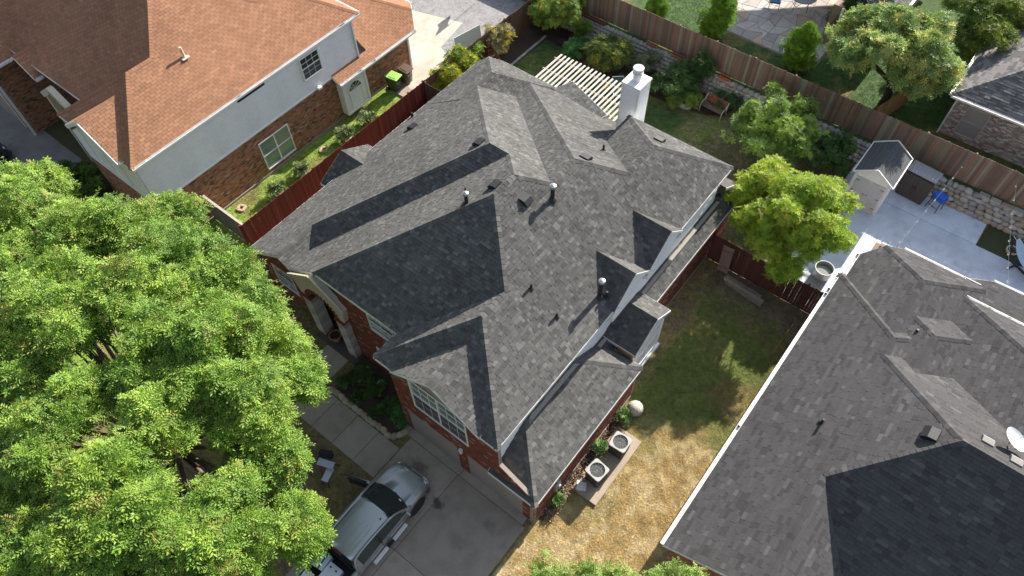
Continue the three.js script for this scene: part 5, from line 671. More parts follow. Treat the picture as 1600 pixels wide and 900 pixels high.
// ================================================================ back garden furniture
{
  const pg = thing('pergola', 'white slatted pergola behind the main house', 'pergola', [-16.4, 0, -26.6]); const wm = [M(0.66, 0.6, 0.53, { map: woodTex }), M(0.58, 0.52, 0.45, { map: woodTex }), M(0.7, 0.66, 0.6, { map: woodTex })];
  for (let i = 0; i < 22; i++) part('slat', rb(0.12, 0.05, 2.75, 0.008, -2.75 + i * 0.265, 2.5 + 0.006 * (i % 3), 0.0, 1), wm[i % 3], pg);
  for (const z of [-1.0, 0.1, 1.05]) part('beam', rb(6.0, 0.15, 0.07, 0.01, 0, 2.39, z, 1), timber, pg); for (const [x, z] of [[-2.8, -1], [0, -1], [2.8, -1], [-2.8, 1.05], [2.8, 1.05]]) part('post', rb(0.1, 2.35, 0.1, 0.01, x, 1.17, z, 1), M(0.06, 0.06, 0.065), pg);
  const ch = thing('lounge_chair', 'dark metal sling chair on the lawn by the pergola', 'lounge chair', [-16.1, 0, -29.5], 0.7); part('frame', [tube([[-0.32, 0, 0.4], [-0.32, 0.42, 0.38], [-0.32, 0.4, -0.2], [-0.32, 0.95, -0.62]], 0.02), tube([[0.32, 0, 0.4], [0.32, 0.42, 0.38], [0.32, 0.4, -0.2], [0.32, 0.95, -0.62]], 0.02), rod([-0.32, 0.95, -0.62], [0.32, 0.95, -0.62], 0.02), rod([-0.32, 0.4, 0.4], [0.32, 0.4, 0.4], 0.02), rod([-0.32, 0.4, -0.2], [-0.32, 0, -0.5], 0.02), rod([0.32, 0.4, -0.2], [0.32, 0, -0.5], 0.02)], M(0.5, 0.52, 0.54, { metalness: .5, roughness: .4 }), ch); part('seat', [rb(0.6, 0.03, 0.6, 0.01, 0, 0.4, 0.1)], M(0.06, 0.09, 0.1), ch); const bk = part('backrest', [rb(0.6, 0.7, 0.03, 0.01, 0, 0.33, 0)], M(0.06, 0.09, 0.1), ch); bk.position.set(0, 0.4, -0.22); bk.rotation.x = -0.62;
  const fl = thing('garden_ornament', 'small orange garden ornament beside the dark sling chair', 'ornament', [-16.75, 0, -29.2]); part('stake', [rod([0, 0, 0], [0, 0.5, 0], 0.012)], darkMetal, fl); part('petals', [0, 1, 2, 3, 4].map(i => sph(0.07, 0.1 * Math.cos(i * 1.256), 0.52, 0.1 * Math.sin(i * 1.256), 8, 6)), M(0.7, 0.3, 0.03), fl);
  const b = thing('bench', 'brown slatted garden bench with curved pale arms by the stone wall', 'bench', [-11.0, 0, -31.55], -0.04); for (let i = 0; i < 5; i++) part('slat', rb(1.3, 0.03, 0.085, 0.008, 0, 0.44, 0.2 - i * 0.1, 1), M(0.2, 0.12, 0.09, { map: woodTex }), b); for (let i = 0; i < 4; i++) { const m = part('back_slat', rb(1.3, 0.09, 0.03, 0.008, 0, 0, 0, 1), M(0.26, 0.085, 0.05, { map: woodTex }), b); m.position.set(0, 0.55 + i * 0.105, -0.27 - i * 0.035); m.rotation.x = -0.3; } for (const s of [-0.68, 0.68]) part('arm', [tube([[s, 0, 0.3], [s, 0.4, 0.32], [s, 0.62, 0.2], [s, 0.66, -0.1], [s, 0.9, -0.4], [s, 0.4, -0.25], [s, 0, -0.4]], 0.028)], M(0.5, 0.48, 0.45, { metalness: 0.4, roughness: 0.5 }), b);
  const pl1 = (label, x, y, z, w, d, h, c, ry = 0) => { const t = thing('planter', label, 'planter', [x, y, z], ry); part('trough', [bx(-w / 2, 0, -d / 2, w / 2, h, -d / 2 + 0.02), bx(-w / 2, 0, d / 2 - 0.02, w / 2, h, d / 2), bx(-w / 2, 0, -d / 2 + .02, -w / 2 + 0.02, h, d / 2 - .02), bx(w / 2 - 0.02, 0, -d / 2 + .02, w / 2, h, d / 2 - .02)], M(...c), t); part('rim', [rb(w + 0.04, 0.03, 0.04, 0.01, 0, h, d / 2), rb(w + 0.04, 0.03, 0.04, 0.01, 0, h, -d / 2)], M(...c), t); part('soil', [bx(-w / 2 + .02, 0.01, -d / 2 + .02, w / 2 - .02, h - 0.05, d / 2 - .02)], soilMat, t); };
  pl1('bright terracotta planter box on the stone wall above the bench', -11.5, 0.98, -33.4, 0.6, 0.2, 0.2, [0.5, 0.14, 0.06]);
  pl1('long dull terracotta planter trough on the stone wall at its left end', -20.7, 0.98, -33.4, 1.9, 0.22, 0.2, [0.26, 0.09, 0.055], -0.02);
  pl1('terracotta planter trough on the stone wall behind the chimney', -14.6, 0.98, -33.4, 0.8, 0.22, 0.2, [0.45, 0.17, 0.09]);
  pl1('thin terracotta trough on the stone wall between the two other troughs', -16.4, 0.98, -33.42, 0.7, 0.18, 0.18, [0.42, 0.17, 0.1]);
  const edge = (label, x, z, ry) => { const t = thing('bed_edging', label, 'edging', [x, 0, z], ry); part('metal_strip', [new THREE.CylinderGeometry(1.0, 1.0, 0.32, 24, 1, true, -0.6, 1.2).translate(0, 0.16, -0.9)], M(0.55, 0.58, 0.62, { metalness: 0.4, roughness: 0.4, side: THREE.DoubleSide }), t); part('lip', [new THREE.TorusGeometry(1.0, 0.015, 6, 24, 1.2).rotateX(Math.PI / 2).rotateY(-Math.PI / 2 + 0.6).translate(0, 0.32, -0.9)], greyMetal, t); };
  edge('curved galvanised bed edging near the pergola', -19.6, -30.15, -0.1); edge('curved galvanised bed edging beside the bench', -12.7, -31.0, 0);
  const rk = thing('rock', 'dark round stone pot in the flower bed by the left fence corner', 'pot', [-21.6, 0, -31.4]); part('pot', [cy(0.2, 0.28, 0.28, 0, 0, 0, 20), new THREE.TorusGeometry(0.28, 0.03, 8, 24).rotateX(Math.PI / 2).translate(0, 0.28, 0)], M(0.035, 0.03, 0.03), rk);
  // front entrance bits
  const pot = thing('flower_pot', 'terracotta flower pot at the entrance between the stone pillars', 'flower pot', [-17.25, 0.06, -7.85]); part('pot', [cy(0.19, 0.27, 0.36, 0, 0, 0, 24, true), new THREE.TorusGeometry(0.27, 0.03, 8, 28).rotateX(Math.PI / 2).translate(0, 0.36, 0)], M(0.38, 0.2, 0.1, { side: THREE.DoubleSide }), pot); part('soil', [new THREE.CircleGeometry(0.25, 24).rotateX(-Math.PI / 2).translate(0, 0.3, 0)], soilMat, pot);
  const hose = thing('garden_hose', 'loose green garden hose coiled in the front flower bed', 'garden hose', [-14.75, 0.08, -7.5]); const hp = []; for (let i = 0; i < 26; i++) { const a = i * 0.62; hp.push([0.32 * Math.cos(a) + 0.2 * Math.sin(i * 0.25), 0.05 + 0.012 * (i % 5), 0.27 * Math.sin(a) + 0.35 * Math.sin(i * 0.13)]); } part('hose', [tube(hp, 0.018, 220, 6)], M(0.22, 0.36, 0.08, { roughness: 0.5 }), hose); part('watering_can', [cy(0.1, 0.12, 0.2, -0.15, 0.05, -0.05, 14), rod([-0.05, 0.1, -0.05], [0.15, 0.25, 0], 0.02, 0.03)], M(0.12, 0.4, 0.03, { roughness: 0.5 }), hose);
  const so = thing('solar_light', 'small white solar garden light at the edge of the flower bed', 'garden light', [-12.2, 0.05, -6.55]); part('head', [cy(0.07, 0.07, 0.05, 0, 0.22, 0, 14)], gutterMat, so); part('stake', [rod([0, 0, 0], [0, 0.24, 0], 0.012)], gutterMat, so);
}
// shed, cabinet and the neighbour's patio
{
  const s = thing('garden_shed', 'white garden shed with grey double doors and dark roof on the patio', 'shed', [-1.57, 0.035, -31.05]); const w = 0.88, d = 1.15;
  const gw = new THREE.Shape(); gw.moveTo(-w, 0); gw.lineTo(w, 0); gw.lineTo(w, 2.1); gw.lineTo(0, 2.68); gw.lineTo(-w, 2.1);
  part('front_wall', new THREE.ExtrudeGeometry(gw, { depth: 0.05, bevelEnabled: false }).translate(0, 0, d - 0.05), M(0.9, 0.9, 0.89, { map: plasTex }), s); part('back_wall', new THREE.ExtrudeGeometry(gw, { depth: 0.05, bevelEnabled: false }).translate(0, 0, -d), M(0.9, 0.9, 0.89), s); for (const q of [-1, 1]) part('side_wall', [bx(q * w - 0.025, 0, -d, q * w + 0.025, 2.1, d)], M(0.9, 0.9, 0.89, { map: plasTex }), s);
  for (const q of [-1, 1]) { const nx = q * 0.55, ny = 0.835; const rp2 = part('roof_panel', [polyGeo([[0, 2.78, d + 0.1], [q * 1.0, 2.12, d + 0.1], [q * 1.0, 2.12, -d - 0.1], [0, 2.78, -d - 0.1]]), polyGeo([[q * 1.0, 2.07, d + .1], [q * 1.0, 2.12, d + .1], [q * 1.0, 2.12, -d - .1], [q * 1.0, 2.07, -d - .1]])], M(0.085, 0.09, 0.1, { map: granTex }), s); for (let i = 0; i < 5; i++) part('seam', [beam([q * (0.1 + i * 0.2), 2.725 - i * 0.132 + 0.008, d + 0.08], [q * (0.1 + i * 0.2), 2.725 - i * 0.132 + 0.008, -d - 0.08], 0.012, 0.008)], M(0.07, 0.075, 0.085), rp2); part('roof_trim', [beam([0, 2.8, d + 0.11], [q * 1.02, 2.13, d + 0.11], 0.05, 0.07), beam([0, 2.8, -d - 0.11], [q * 1.02, 2.13, -d - 0.11], 0.05, 0.07), beam([q * 1.01, 2.125, d + 0.13], [q * 1.01, 2.125, -d - 0.13], 0.05, 0.06)], whitePaint, s);
    const dr = part('door', [rb(0.7, 1.85, 0.04, 0.01, q * 0.365, 1.0, d + 0.02, 1)], M(0.56, 0.56, 0.57, { map: plasTex }), s); part('hinge', [0.35, 1.0, 1.7].map(y => rb(0.16, 0.03, 0.02, 0.005, q * 0.63, y, d + 0.05, 1)), blackPlastic, dr); part('handle', [rb(0.05, 0.03, 0.04, 0.01, q * 0.08, 1.0, d + 0.06)], blackPlastic, dr); part('corner_trim', [rb(0.1, 2.1, 0.06, 0.01, q * 0.83, 1.05, d + 0.01, 1), rb(0.09, 1.9, 0.05, 0.01, q * 0.0 + q * 0.03, 1.0, d + 0.012, 1)], whitePaint, s); }
  const c = thing('storage_cabinet', 'dark brown storage cabinet with a pale lid beside the white shed', 'storage cabinet', [0.25, 0.035, -32.4], -0.08); for (const q of [-1, 1]) { const dd = part('door', [rb(0.66, 1.5, 0.04, 0.015, q * 0.34, 0.78, 0.42, 1)], M(0.1, 0.085, 0.075, { map: woodTex }), c); part('board_line', [-0.22, 0, 0.22].map(x => rb(0.012, 1.46, 0.012, 0.003, q * 0.34 + x, 0.78, 0.443, 1)), M(0.05, 0.042, 0.038), dd); part('handle', [rb(0.06, 0.16, 0.05, 0.015, q * 0.07, 0.85, 0.46)], blackPlastic, dd); } part('cabinet', [rb(1.4, 1.55, 0.78, 0.02, 0, 0.78, 0)], M(0.09, 0.078, 0.07, { map: woodTex }), c); const cl2 = part('lid', [rb(1.5, 0.06, 0.95, 0.02, 0, 1.6, 0), ...[-0.6, -0.4, -0.2, 0, 0.2, 0.4, 0.6].map(x => rb(0.03, 0.03, 0.93, 0.01, x, 1.64, 0, 1))], M(0.36, 0.36, 0.38), c); cl2.rotation.x = -0.07;
  const g = thing('cooler', 'bright blue plastic tub on a dark stand beside the brown cabinet', 'tub', [1.5, 0.035, -32.2], -0.35); part('tub', [rb(0.66, 0.3, 0.48, 0.1, 0, 0.78, 0, 4)], M(0.01, 0.1, 0.55, { roughness: 0.4 }), g); part('lid', [rb(0.6, 0.05, 0.42, 0.02, 0, 0.95, 0)], M(0.015, 0.13, 0.6, { roughness: 0.4 }), g); part('stand', [rod([-0.25, 0.65, 0.18], [-0.3, 0, 0.25], 0.02), rod([0.25, 0.65, 0.18], [0.3, 0, 0.25], 0.02), rod([-0.25, 0.65, -0.18], [-0.3, 0, -0.25], 0.02), rod([0.25, 0.65, -0.18], [0.3, 0, -0.25], 0.02), rod([-0.28, 0.25, 0.22], [0.28, 0.25, 0.22], 0.015)], darkMetal, g);
  const hm = thing('hammock', 'pale blue hammock on a dark steel stand by the patio edge', 'hammock', [6.5, 0.035, -30.7], -0.5); part('stand', [beam([-1.1, 0.05, 0], [1.5, 0.05, 0], 0.08, 0.08), beam([-0.6, 0.05, -0.5], [-0.6, 0.05, 0.5], 0.07, 0.07), rod([-1.0, 0.05, 0], [-1.6, 1.2, 0], 0.035), rod([1.4, 0.05, 0], [1.9, 1.2, 0], 0.035)], M(0.03, 0.04, 0.06, { metalness: .4, roughness: .5 }), hm); const pg2 = new THREE.PlaneGeometry(3.0, 0.7, 16, 4), pp = pg2.attributes.position; for (let i = 0; i < pp.count; i++) { const u = pp.getX(i) / 1.5, v = pp.getY(i); pp.setXYZ(i, u * 1.5 + .15, 0.45 + 0.7 * u * u + 0.12 * (v / .35) ** 2, v * (1 - 0.75 * u ** 4)); } pg2.computeVertexNormals(); part('sling', pg2, M(0.4, 0.52, 0.66, { side: THREE.DoubleSide }), hm); part('rope', [rod([-1.35, 1.13, 0], [-1.6, 1.2, 0], 0.012), rod([1.65, 1.13, 0], [1.9, 1.2, 0], 0.012)], gutterMat, hm);
  const wl = thing('hose_reel', 'pale yellow-green coiled hose ring on the grass by the hammock', 'hose', [5.55, 0, -31.75]); part('coil', [0, 1, 2].map(i => new THREE.TorusGeometry(0.24 + 0.012 * i, 0.03, 8, 28).rotateX(Math.PI / 2).translate(0, 0.05 + i * 0.055, 0)), M(0.5, 0.54, 0.36), wl); part('bucket', [cy(0.14, 0.16, 0.2, 0, 0, 0, 18, true)], M(0.2, 0.24, 0.22, { side: THREE.DoubleSide }), wl);
  struct('side_grass', [slab([[4.05, -31.1], [8, -31.1], [8, -32.8], [4.15, -32.8]], -0.02, 0.03)], M(0.05, 0.06, 0.02, { map: concTex }));
  const line = (label, a, b, n) => { const t = thing('string_lights', label, 'string lights', [a[0], 0, a[2]]); const pt = u => [mix(0, b[0] - a[0], u), mix(a[1], b[1], u) - 0.5 * 4 * u * (1 - u) * 0.5, mix(0, b[2] - a[2], u)]; const ps = []; for (let i = 0; i <= 20; i++) ps.push(pt(i / 20)); part('wire', [tube(ps, 0.004, 60, 4)], M(0.3, 0.3, 0.3), t); for (let i = 0; i < n; i++) { const p = pt((i + 0.5) / n); part('bulb', [sph(0.042, p[0], p[1] - 0.07, p[2], 10, 8)], M(0.75, 0.76, 0.78, { roughness: 0.3 }), t); part('socket', [cy(0.02, 0.02, 0.05, p[0], p[1] - 0.04, p[2], 8)], blackPlastic, t); } };
  line('string of bulbs hanging over the patio, the one nearer the blue tub', [1.6, 2.4, -33.6], [0.9, 2.5, -26.2], 8); line('string of bulbs over the small grass patch by the hammock', [3.9, 2.6, -33.6], [5.6, 2.5, -27.0], 8);
  // table and chair beyond the fence
  const tb = thing('patio_table', 'round pale glass patio table with dark legs on the flagstones', 'patio table', [-11.0, 1.02, -42.2]); part('table_top', [cy(0.75, 0.75, 0.03, 0, 0.7, 0, 36)], new THREE.MeshPhysicalMaterial({ color: new THREE.Color(0.5, 0.55, 0.58), roughness: 0.1, clearcoat: 1 }), tb); part('rim', [new THREE.TorusGeometry(0.75, 0.02, 8, 40).rotateX(Math.PI / 2).translate(0, 0.715, 0)], darkMetal, tb); for (let i = 0; i < 4; i++) part('leg', [rod([0.5 * Math.cos(i * 1.57 + .5), 0.7, 0.5 * Math.sin(i * 1.57 + .5)], [0.6 * Math.cos(i * 1.57 + .5), 0, 0.6 * Math.sin(i * 1.57 + .5)], 0.02)], darkMetal, tb);
  const pc = thing('patio_chair', 'dark patio chair with a light blue cushion on the flagstones', 'patio chair', [-12.4, 1.02, -41.3], 0.4); part('cushion', [rb(0.55, 0.1, 0.55, 0.04, 0, 0.45, 0)], M(0.12, 0.33, 0.6), pc); part('frame', [rod([-0.3, 0, 0.3], [-0.3, 0.6, 0.3], 0.02), rod([0.3, 0, 0.3], [0.3, 0.6, 0.3], 0.02), rod([-0.3, 0, -0.3], [-0.3, 0.95, -0.38], 0.02), rod([0.3, 0, -0.3], [0.3, 0.95, -0.38], 0.02), rod([-0.3, 0.6, 0.3], [-0.3, 0.62, -0.33], 0.02), rod([0.3, 0.6, 0.3], [0.3, 0.62, -0.33], 0.02), bx(-0.3, 0.36, -0.3, 0.3, 0.4, 0.3)], darkMetal, pc); part('backrest', [rb(0.55, 0.5, 0.04, 0.02, 0, 0.7, -0.34)], M(0.03, 0.06, 0.09), pc);
  // toys under the big tree
  const toy = thing('play_tent', 'red and navy striped fabric play tent under the big tree', 'play tent', [-16.75, 0, 1.4], 0.5); const seg = (a0, a1, r) => new THREE.SphereGeometry(r, 12, 8, a0, a1 - a0, 0, Math.PI / 2).scale(1, 0.9, 1); [[0, 1.3, [0.02, 0.025, 0.08]], [1.3, 1.6, [0.7, 0.7, 0.7]], [1.6, 3.2, [0.45, 0.02, 0.03]], [3.2, 3.6, [0.7, 0.7, 0.7]], [3.6, 4.9, [0.02, 0.025, 0.08]], [4.9, 6.2832, [0.45, 0.02, 0.03]]].forEach(q => part('panel', [seg(q[0], q[1], 0.55)], M(...q[2], { side: THREE.DoubleSide }), toy)); part('knob', [sph(0.05, 0, 0.5, 0)], gutterMat, toy);
  const bx2 = thing('toy_box', 'small toy box with orange and blue stripes beside the striped tent', 'toy box', [-17.0, 0, 2.15], 0.4); part('box', [rb(0.34, 0.2, 0.3, 0.02, 0, 0.1, 0)], M(0.3, 0.5, 0.62), bx2); part('stripe', [rb(0.12, 0.21, 0.31, 0.02, -0.1, 0.1, 0)], M(0.65, 0.3, 0.04), bx2); part('lid_stripe', [rb(0.05, 0.012, 0.31, 0.005, 0.05, 0.206, 0)], gutterMat, bx2);
}
// ================================================================ trees and shrubs
// a spray of leaves: leaflets set along short twigs, each leaflet folded along its midrib
function sprayGeo(seed, twigs, perTwig, twigL, leafL, leafW, flat = 0.5, round = false) {
  const r = rng(seed), v = []; const up = new THREE.Vector3(0, 1, 0);
  for (let t = 0; t < twigs; t++) {
    const az = (t + r() * 0.7) / twigs * 6.283, el = flat * (0.15 + 0.9 * r()); const d = new THREE.Vector3(Math.cos(az) * Math.cos(el), Math.sin(el), Math.sin(az) * Math.cos(el)), L = twigL * (0.7 + 0.6 * r()); const s = new THREE.Vector3().crossVectors(d, up).normalize(), u = new THREE.Vector3().crossVectors(s, d);
    for (let i = 0; i < perTwig; i++) {
      const f = (i + 1) / perTwig, end = i === perTwig - 1, sd = end ? 0 : (i % 2 ? 1 : -1); const base = d.clone().multiplyScalar(L * f); base.y -= 0.25 * L * f * f;
      const ld = d.clone().multiplyScalar(end ? 1 : 0.5).addScaledVector(s, sd * 0.85).addScaledVector(u, (r() - 0.45) * 0.6).normalize(); const ll = leafL * (0.75 + 0.5 * r()), lw = leafW * (0.8 + 0.4 * r()); const side = new THREE.Vector3().crossVectors(ld, u).normalize(), nn = new THREE.Vector3().crossVectors(side, ld);
      const m = base.clone().addScaledVector(ld, ll * (round ? 0.55 : 0.42)), tip = base.clone().addScaledVector(ld, ll).addScaledVector(u, -0.15 * ll), a = m.clone().addScaledVector(side, lw).addScaledVector(nn, lw * 0.35), b = m.clone().addScaledVector(side, -lw).addScaledVector(nn, lw * 0.35);
      for (const p of [base, a, tip, base, tip, b]) v.push(p.x, p.y, p.z);
    }
  }
  const g = new THREE.BufferGeometry(); g.setAttribute('position', new THREE.BufferAttribute(new Float32Array(v), 3)); g.computeVertexNormals(); return g;
}
const leafMat = (o = {}) => new THREE.MeshPhysicalMaterial(Object.assign({ color: 0xffffff, roughness: 0.7, transmission: 0.45, thickness: 0, side: THREE.DoubleSide }, o));
// crown: leaf sprays spread through lobes [x,y,z,r], denser and lighter towards the outside
function crown(parent, lobes, o, wx, wy, wz) {
  const r = rng(o.seed), n = Math.round(lobes.reduce((s, l) => s + l[3] * l[3], 0) * o.density), im = new THREE.InstancedMesh(o.geo, o.mat, n), m = new THREE.Matrix4(), c = new THREE.Color(), q = new THREE.Quaternion(), q2 = new THREE.Quaternion(), Y = new THREE.Vector3(0, 1, 0); im.name = o.name ?? 'crown'; im.userData = { kind: 'stuff' }; im.castShadow = im.receiveShadow = true;
  let k = 0; const tot = lobes.reduce((s, l) => s + l[3] * l[3], 0);
  for (const L of lobes) { const cnt = Math.round(n * L[3] * L[3] / tot), tone = r(); const subs = []; const ns = o.subs ?? 9; for (let i = 0; i < ns; i++) { const u = r() * 2 - 0.75, a = r() * 6.283, cu = cl(u, -1, 1), q = L[3] * (0.35 + 0.45 * r()); subs.push([Math.sqrt(1 - cu * cu) * Math.cos(a) * q, cu * q, Math.sqrt(1 - cu * cu) * Math.sin(a) * q, L[3] * (0.33 + 0.28 * r()), r()]); }
    for (let i = 0; i < cnt && k < n; i++) {
      const u = r() * 2 - 1, a = r() * 6.283, d = new THREE.Vector3(Math.sqrt(1 - u * u) * Math.cos(a), u, Math.sqrt(1 - u * u) * Math.sin(a)); if (d.y < -0.35 && r() < 0.6) d.y *= -1; const S = subs[Math.floor(r() * ns)];
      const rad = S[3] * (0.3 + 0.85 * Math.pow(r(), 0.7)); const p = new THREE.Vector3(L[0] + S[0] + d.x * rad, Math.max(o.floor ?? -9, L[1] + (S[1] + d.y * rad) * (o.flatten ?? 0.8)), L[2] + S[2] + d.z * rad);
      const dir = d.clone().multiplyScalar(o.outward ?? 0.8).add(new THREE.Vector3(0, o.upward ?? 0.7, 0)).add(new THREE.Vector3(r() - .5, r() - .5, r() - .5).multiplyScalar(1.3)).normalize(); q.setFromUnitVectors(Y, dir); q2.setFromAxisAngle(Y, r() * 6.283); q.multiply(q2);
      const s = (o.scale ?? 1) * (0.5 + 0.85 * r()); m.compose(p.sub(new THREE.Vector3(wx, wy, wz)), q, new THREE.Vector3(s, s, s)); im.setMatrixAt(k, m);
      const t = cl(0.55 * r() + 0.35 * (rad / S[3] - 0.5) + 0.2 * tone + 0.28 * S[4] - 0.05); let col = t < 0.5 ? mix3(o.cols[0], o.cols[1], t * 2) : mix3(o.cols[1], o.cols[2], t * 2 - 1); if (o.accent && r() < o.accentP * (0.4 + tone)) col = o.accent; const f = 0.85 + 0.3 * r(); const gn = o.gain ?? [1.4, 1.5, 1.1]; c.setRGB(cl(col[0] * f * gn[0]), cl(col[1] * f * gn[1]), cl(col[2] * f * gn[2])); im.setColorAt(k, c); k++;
    } }
  im.count = k; parent.add(im); return im;
}
const barkTex = noiseTex(128, 0.5, [[8, 1], [32, 1], [64, .6]], 55, 0.5, 1.2);
function limbs(parent, base, fork, lobes, r0, col, o = {}) { // trunk and tapered limbs into the lobes
  const mat = M(...col, { map: barkTex, roughness: 1 }); const B = new THREE.Vector3(...base), F = new THREE.Vector3(...fork); const seg = (pts, a, b) => { const cu = new THREE.CatmullRomCurve3(pts), n = 8, g = new THREE.TubeGeometry(cu, n, 1, 8), p = g.attributes.position; for (let i = 0; i <= n; i++) { const c = cu.getPointAt(i / n), rr = mix(a, b, i / n); for (let j = 0; j <= 8; j++) { const k = i * 9 + j; p.setXYZ(k, c.x + (p.getX(k) - c.x) * rr, c.y + (p.getY(k) - c.y) * rr, c.z + (p.getZ(k) - c.z) * rr); } } g.computeVertexNormals(); return g; };
  const mid = B.clone().lerp(F, 0.5).add(new THREE.Vector3(0.08, 0, -0.06)); part('trunk', [seg([B, mid, F], r0 * 1.15, r0 * 0.8)], mat, parent);
  const r = rng(7); lobes.forEach((l, i) => { const T = new THREE.Vector3(l[0], l[1], l[2]); const c1 = F.clone().lerp(T, 0.45).add(new THREE.Vector3((r() - .5) * .5, 0.25 + .3 * r(), (r() - .5) * .5)); part('branch', [seg([F, c1, T], r0 * (0.34 + 0.15 * r()), 0.02), seg([c1.clone().lerp(T, .3), c1.clone().lerp(T, .6).add(new THREE.Vector3((r() - .5) * l[3], .1, (r() - .5) * l[3])), T.clone().add(new THREE.Vector3((r() - .5) * l[3] * 1.4, l[3] * .3, (r() - .5) * l[3] * 1.4))], r0 * 0.14, 0.012)], mat, parent); });
}
function tree(name, label, cat, base, fork, lobes, r0, bark, o, group) { const t = thing(name, label, cat, base, 0, group); const rel = lobes.map(l => [l[0] - base[0], l[1] - base[1], l[2] - base[2], l[3]]); limbs(t, [0, -0.1, 0], fork, rel, r0, bark); crown(t, rel, o, 0, 0, 0); return t; }
const ashSpray = sprayGeo(1, 4, 9, 0.3, 0.115, 0.024, 0.75), smallSpray = sprayGeo(2, 6, 8, 0.2, 0.06, 0.022, 0.8, true), fineSpray = sprayGeo(3, 7, 6, 0.12, 0.07, 0.009, 1.1), bushSpray = sprayGeo(4, 5, 6, 0.14, 0.075, 0.02, 0.8), cypress = sprayGeo(6, 6, 5, 0.09, 0.075, 0.012, 1.3);
const G_ASH = [[0.075, 0.165, 0.012], [0.18, 0.34, 0.02], [0.38, 0.52, 0.055]];
const bigLobes = [[-30.3,6.2,-2.6,1.3],[-29.4,5.6,-3.5,1.4],[-28.3,7.1,-1.4,1.5],[-26.9,7.3,-2.3,1.4],[-23.6,7.8,-3,1.5],[-23,7.3,-4,1.5],[-23.7,5.6,-6.5,1.2],[-23.9,7.8,-0.3,1.5],[-21,8.6,-1.3,1.1],[-19.2,9,-2.3,1.2],[-20,8.4,-3.9,1.2],[-19.9,7.6,-4.9,1.4],[-18.7,6.7,-5.5,1.1],[-24.5,7.1,0.5,1.1],[-21,8.8,-0.3,1.4],[-19.4,8.6,-0.7,1],[-18.6,7.7,-3.4,1.3],[-16,8.5,-3.5,1],[-16.7,6.6,-5.3,1.2],[-22.7,7.4,2.1,1.4],[-21,8.4,1.3,1.2],[-19.4,8.8,0,1.2],[-16.5,9,-1.8,1],[-15.4,8.7,-2.6,1.1],[-15.7,8,-3.5,1.3],[-15.1,6.3,-4.7,1.1],[-22.1,6.5,2.8,1.3],[-19,8.4,1.7,0.9],[-17,8.6,0.8,1],[-16.2,8.5,-0.5,1],[-15.1,8.7,-1.4,1],[-13.9,8.3,-2.2,0.9],[-13.5,7.5,-2.8,1],[-13.6,6.1,-4.3,1],[-20.5,6.5,4.1,1.2],[-17.8,8.2,2.7,1.1],[-16.8,8.8,2,1],[-14.7,8.4,-0.2,1.2],[-13.1,7.1,-2.1,1.2],[-19,6.9,4.3,1],[-15.9,8.8,2.9,0.9],[-13.8,9,2,1.1],[-13.9,8.4,1.2,1.1],[-12.2,6,-1.5,1.2],[-16.7,6.9,4.6,1.3],[-13.4,8.7,3.1,0.9],[-12.3,8.5,1.8,1],[-11.5,7.5,0.1,0.9],[-10.2,5.5,-0.9,1],[-16.6,6.9,5.6,1.2],[-14.8,7.6,4.5,1],[-13.4,8.4,3.8,1],[-12.7,8.2,2.9,1],[-11.4,8.1,1.8,1],[-11.2,7.7,1.2,0.9],[-10.3,6.8,0.2,0.8],[-9.9,5.3,-0.6,0.9],[-14.2,7.5,5.3,1.2],[-12.2,7.1,4.1,1.1],[-11.8,6,3.3,1.1],[-10.8,7.4,2.4,0.8],[-10.4,7.2,1.3,0.8],[-10.3,5.7,1.4,1]];
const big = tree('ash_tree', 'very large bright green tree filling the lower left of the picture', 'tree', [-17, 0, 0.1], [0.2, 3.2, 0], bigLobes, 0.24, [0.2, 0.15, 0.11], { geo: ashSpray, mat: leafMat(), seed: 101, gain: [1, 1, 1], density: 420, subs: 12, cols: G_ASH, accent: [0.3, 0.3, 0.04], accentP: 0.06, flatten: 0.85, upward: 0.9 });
const t2L = [[-5.5,3.4,-25.4,1],[-5.9,3.1,-24.5,.9],[-5.2,3.3,-24.9,1],[-3.7,3.9,-25.4,.9],[-3,2.8,-27,1],[-4.1,3.9,-22.6,1],[-3.4,4.4,-22.8,1],[-2.3,4.5,-23.2,.8],[-2,3.1,-25.9,.9],[-3.7,3.4,-22,.8],[-2.4,3.8,-22.8,.9],[-1.6,4,-23.6,.8],[-2.6,2.8,-21.9,.8],[-4.3,4.2,-24.2,1.1],[-3.2,4.8,-24.4,1.1],[-1.4,3,-24.9,.8],[-4.9,2.7,-23.2,.9]];
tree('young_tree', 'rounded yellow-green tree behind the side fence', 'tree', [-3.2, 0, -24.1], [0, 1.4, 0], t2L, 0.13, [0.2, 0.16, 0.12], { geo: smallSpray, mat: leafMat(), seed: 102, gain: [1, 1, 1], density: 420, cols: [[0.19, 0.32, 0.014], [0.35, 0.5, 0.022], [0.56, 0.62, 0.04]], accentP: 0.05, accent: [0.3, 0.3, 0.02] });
const t3L = [[-8.1,2,-32.5,.9],[-8.5,2.3,-30.1,.9],[-7.4,2.4,-30.9,.9],[-6.6,2.4,-32,.9],[-8.3,1.8,-29.7,1],[-7.2,2.6,-29.5,.8],[-6.3,3.1,-29.6,.9],[-5.7,2.1,-30.9,1],[-7,2.3,-28.4,.9],[-6,1.8,-29,.9],[-5.5,2.2,-29.6,.8],[-7.2,3.2,-30.4,.8]];
tree('small_tree', 'loose green multi-stemmed tree at the end of the garden bench', 'tree', [-6.9, 0, -30.3], [0, 0.8, 0], t3L, 0.09, [0.18, 0.14, 0.1], { geo: smallSpray, mat: leafMat(), seed: 103, density: 200, cols: [[0.05, 0.1, 0.015], [0.14, 0.22, 0.03], [0.3, 0.38, 0.07]] });
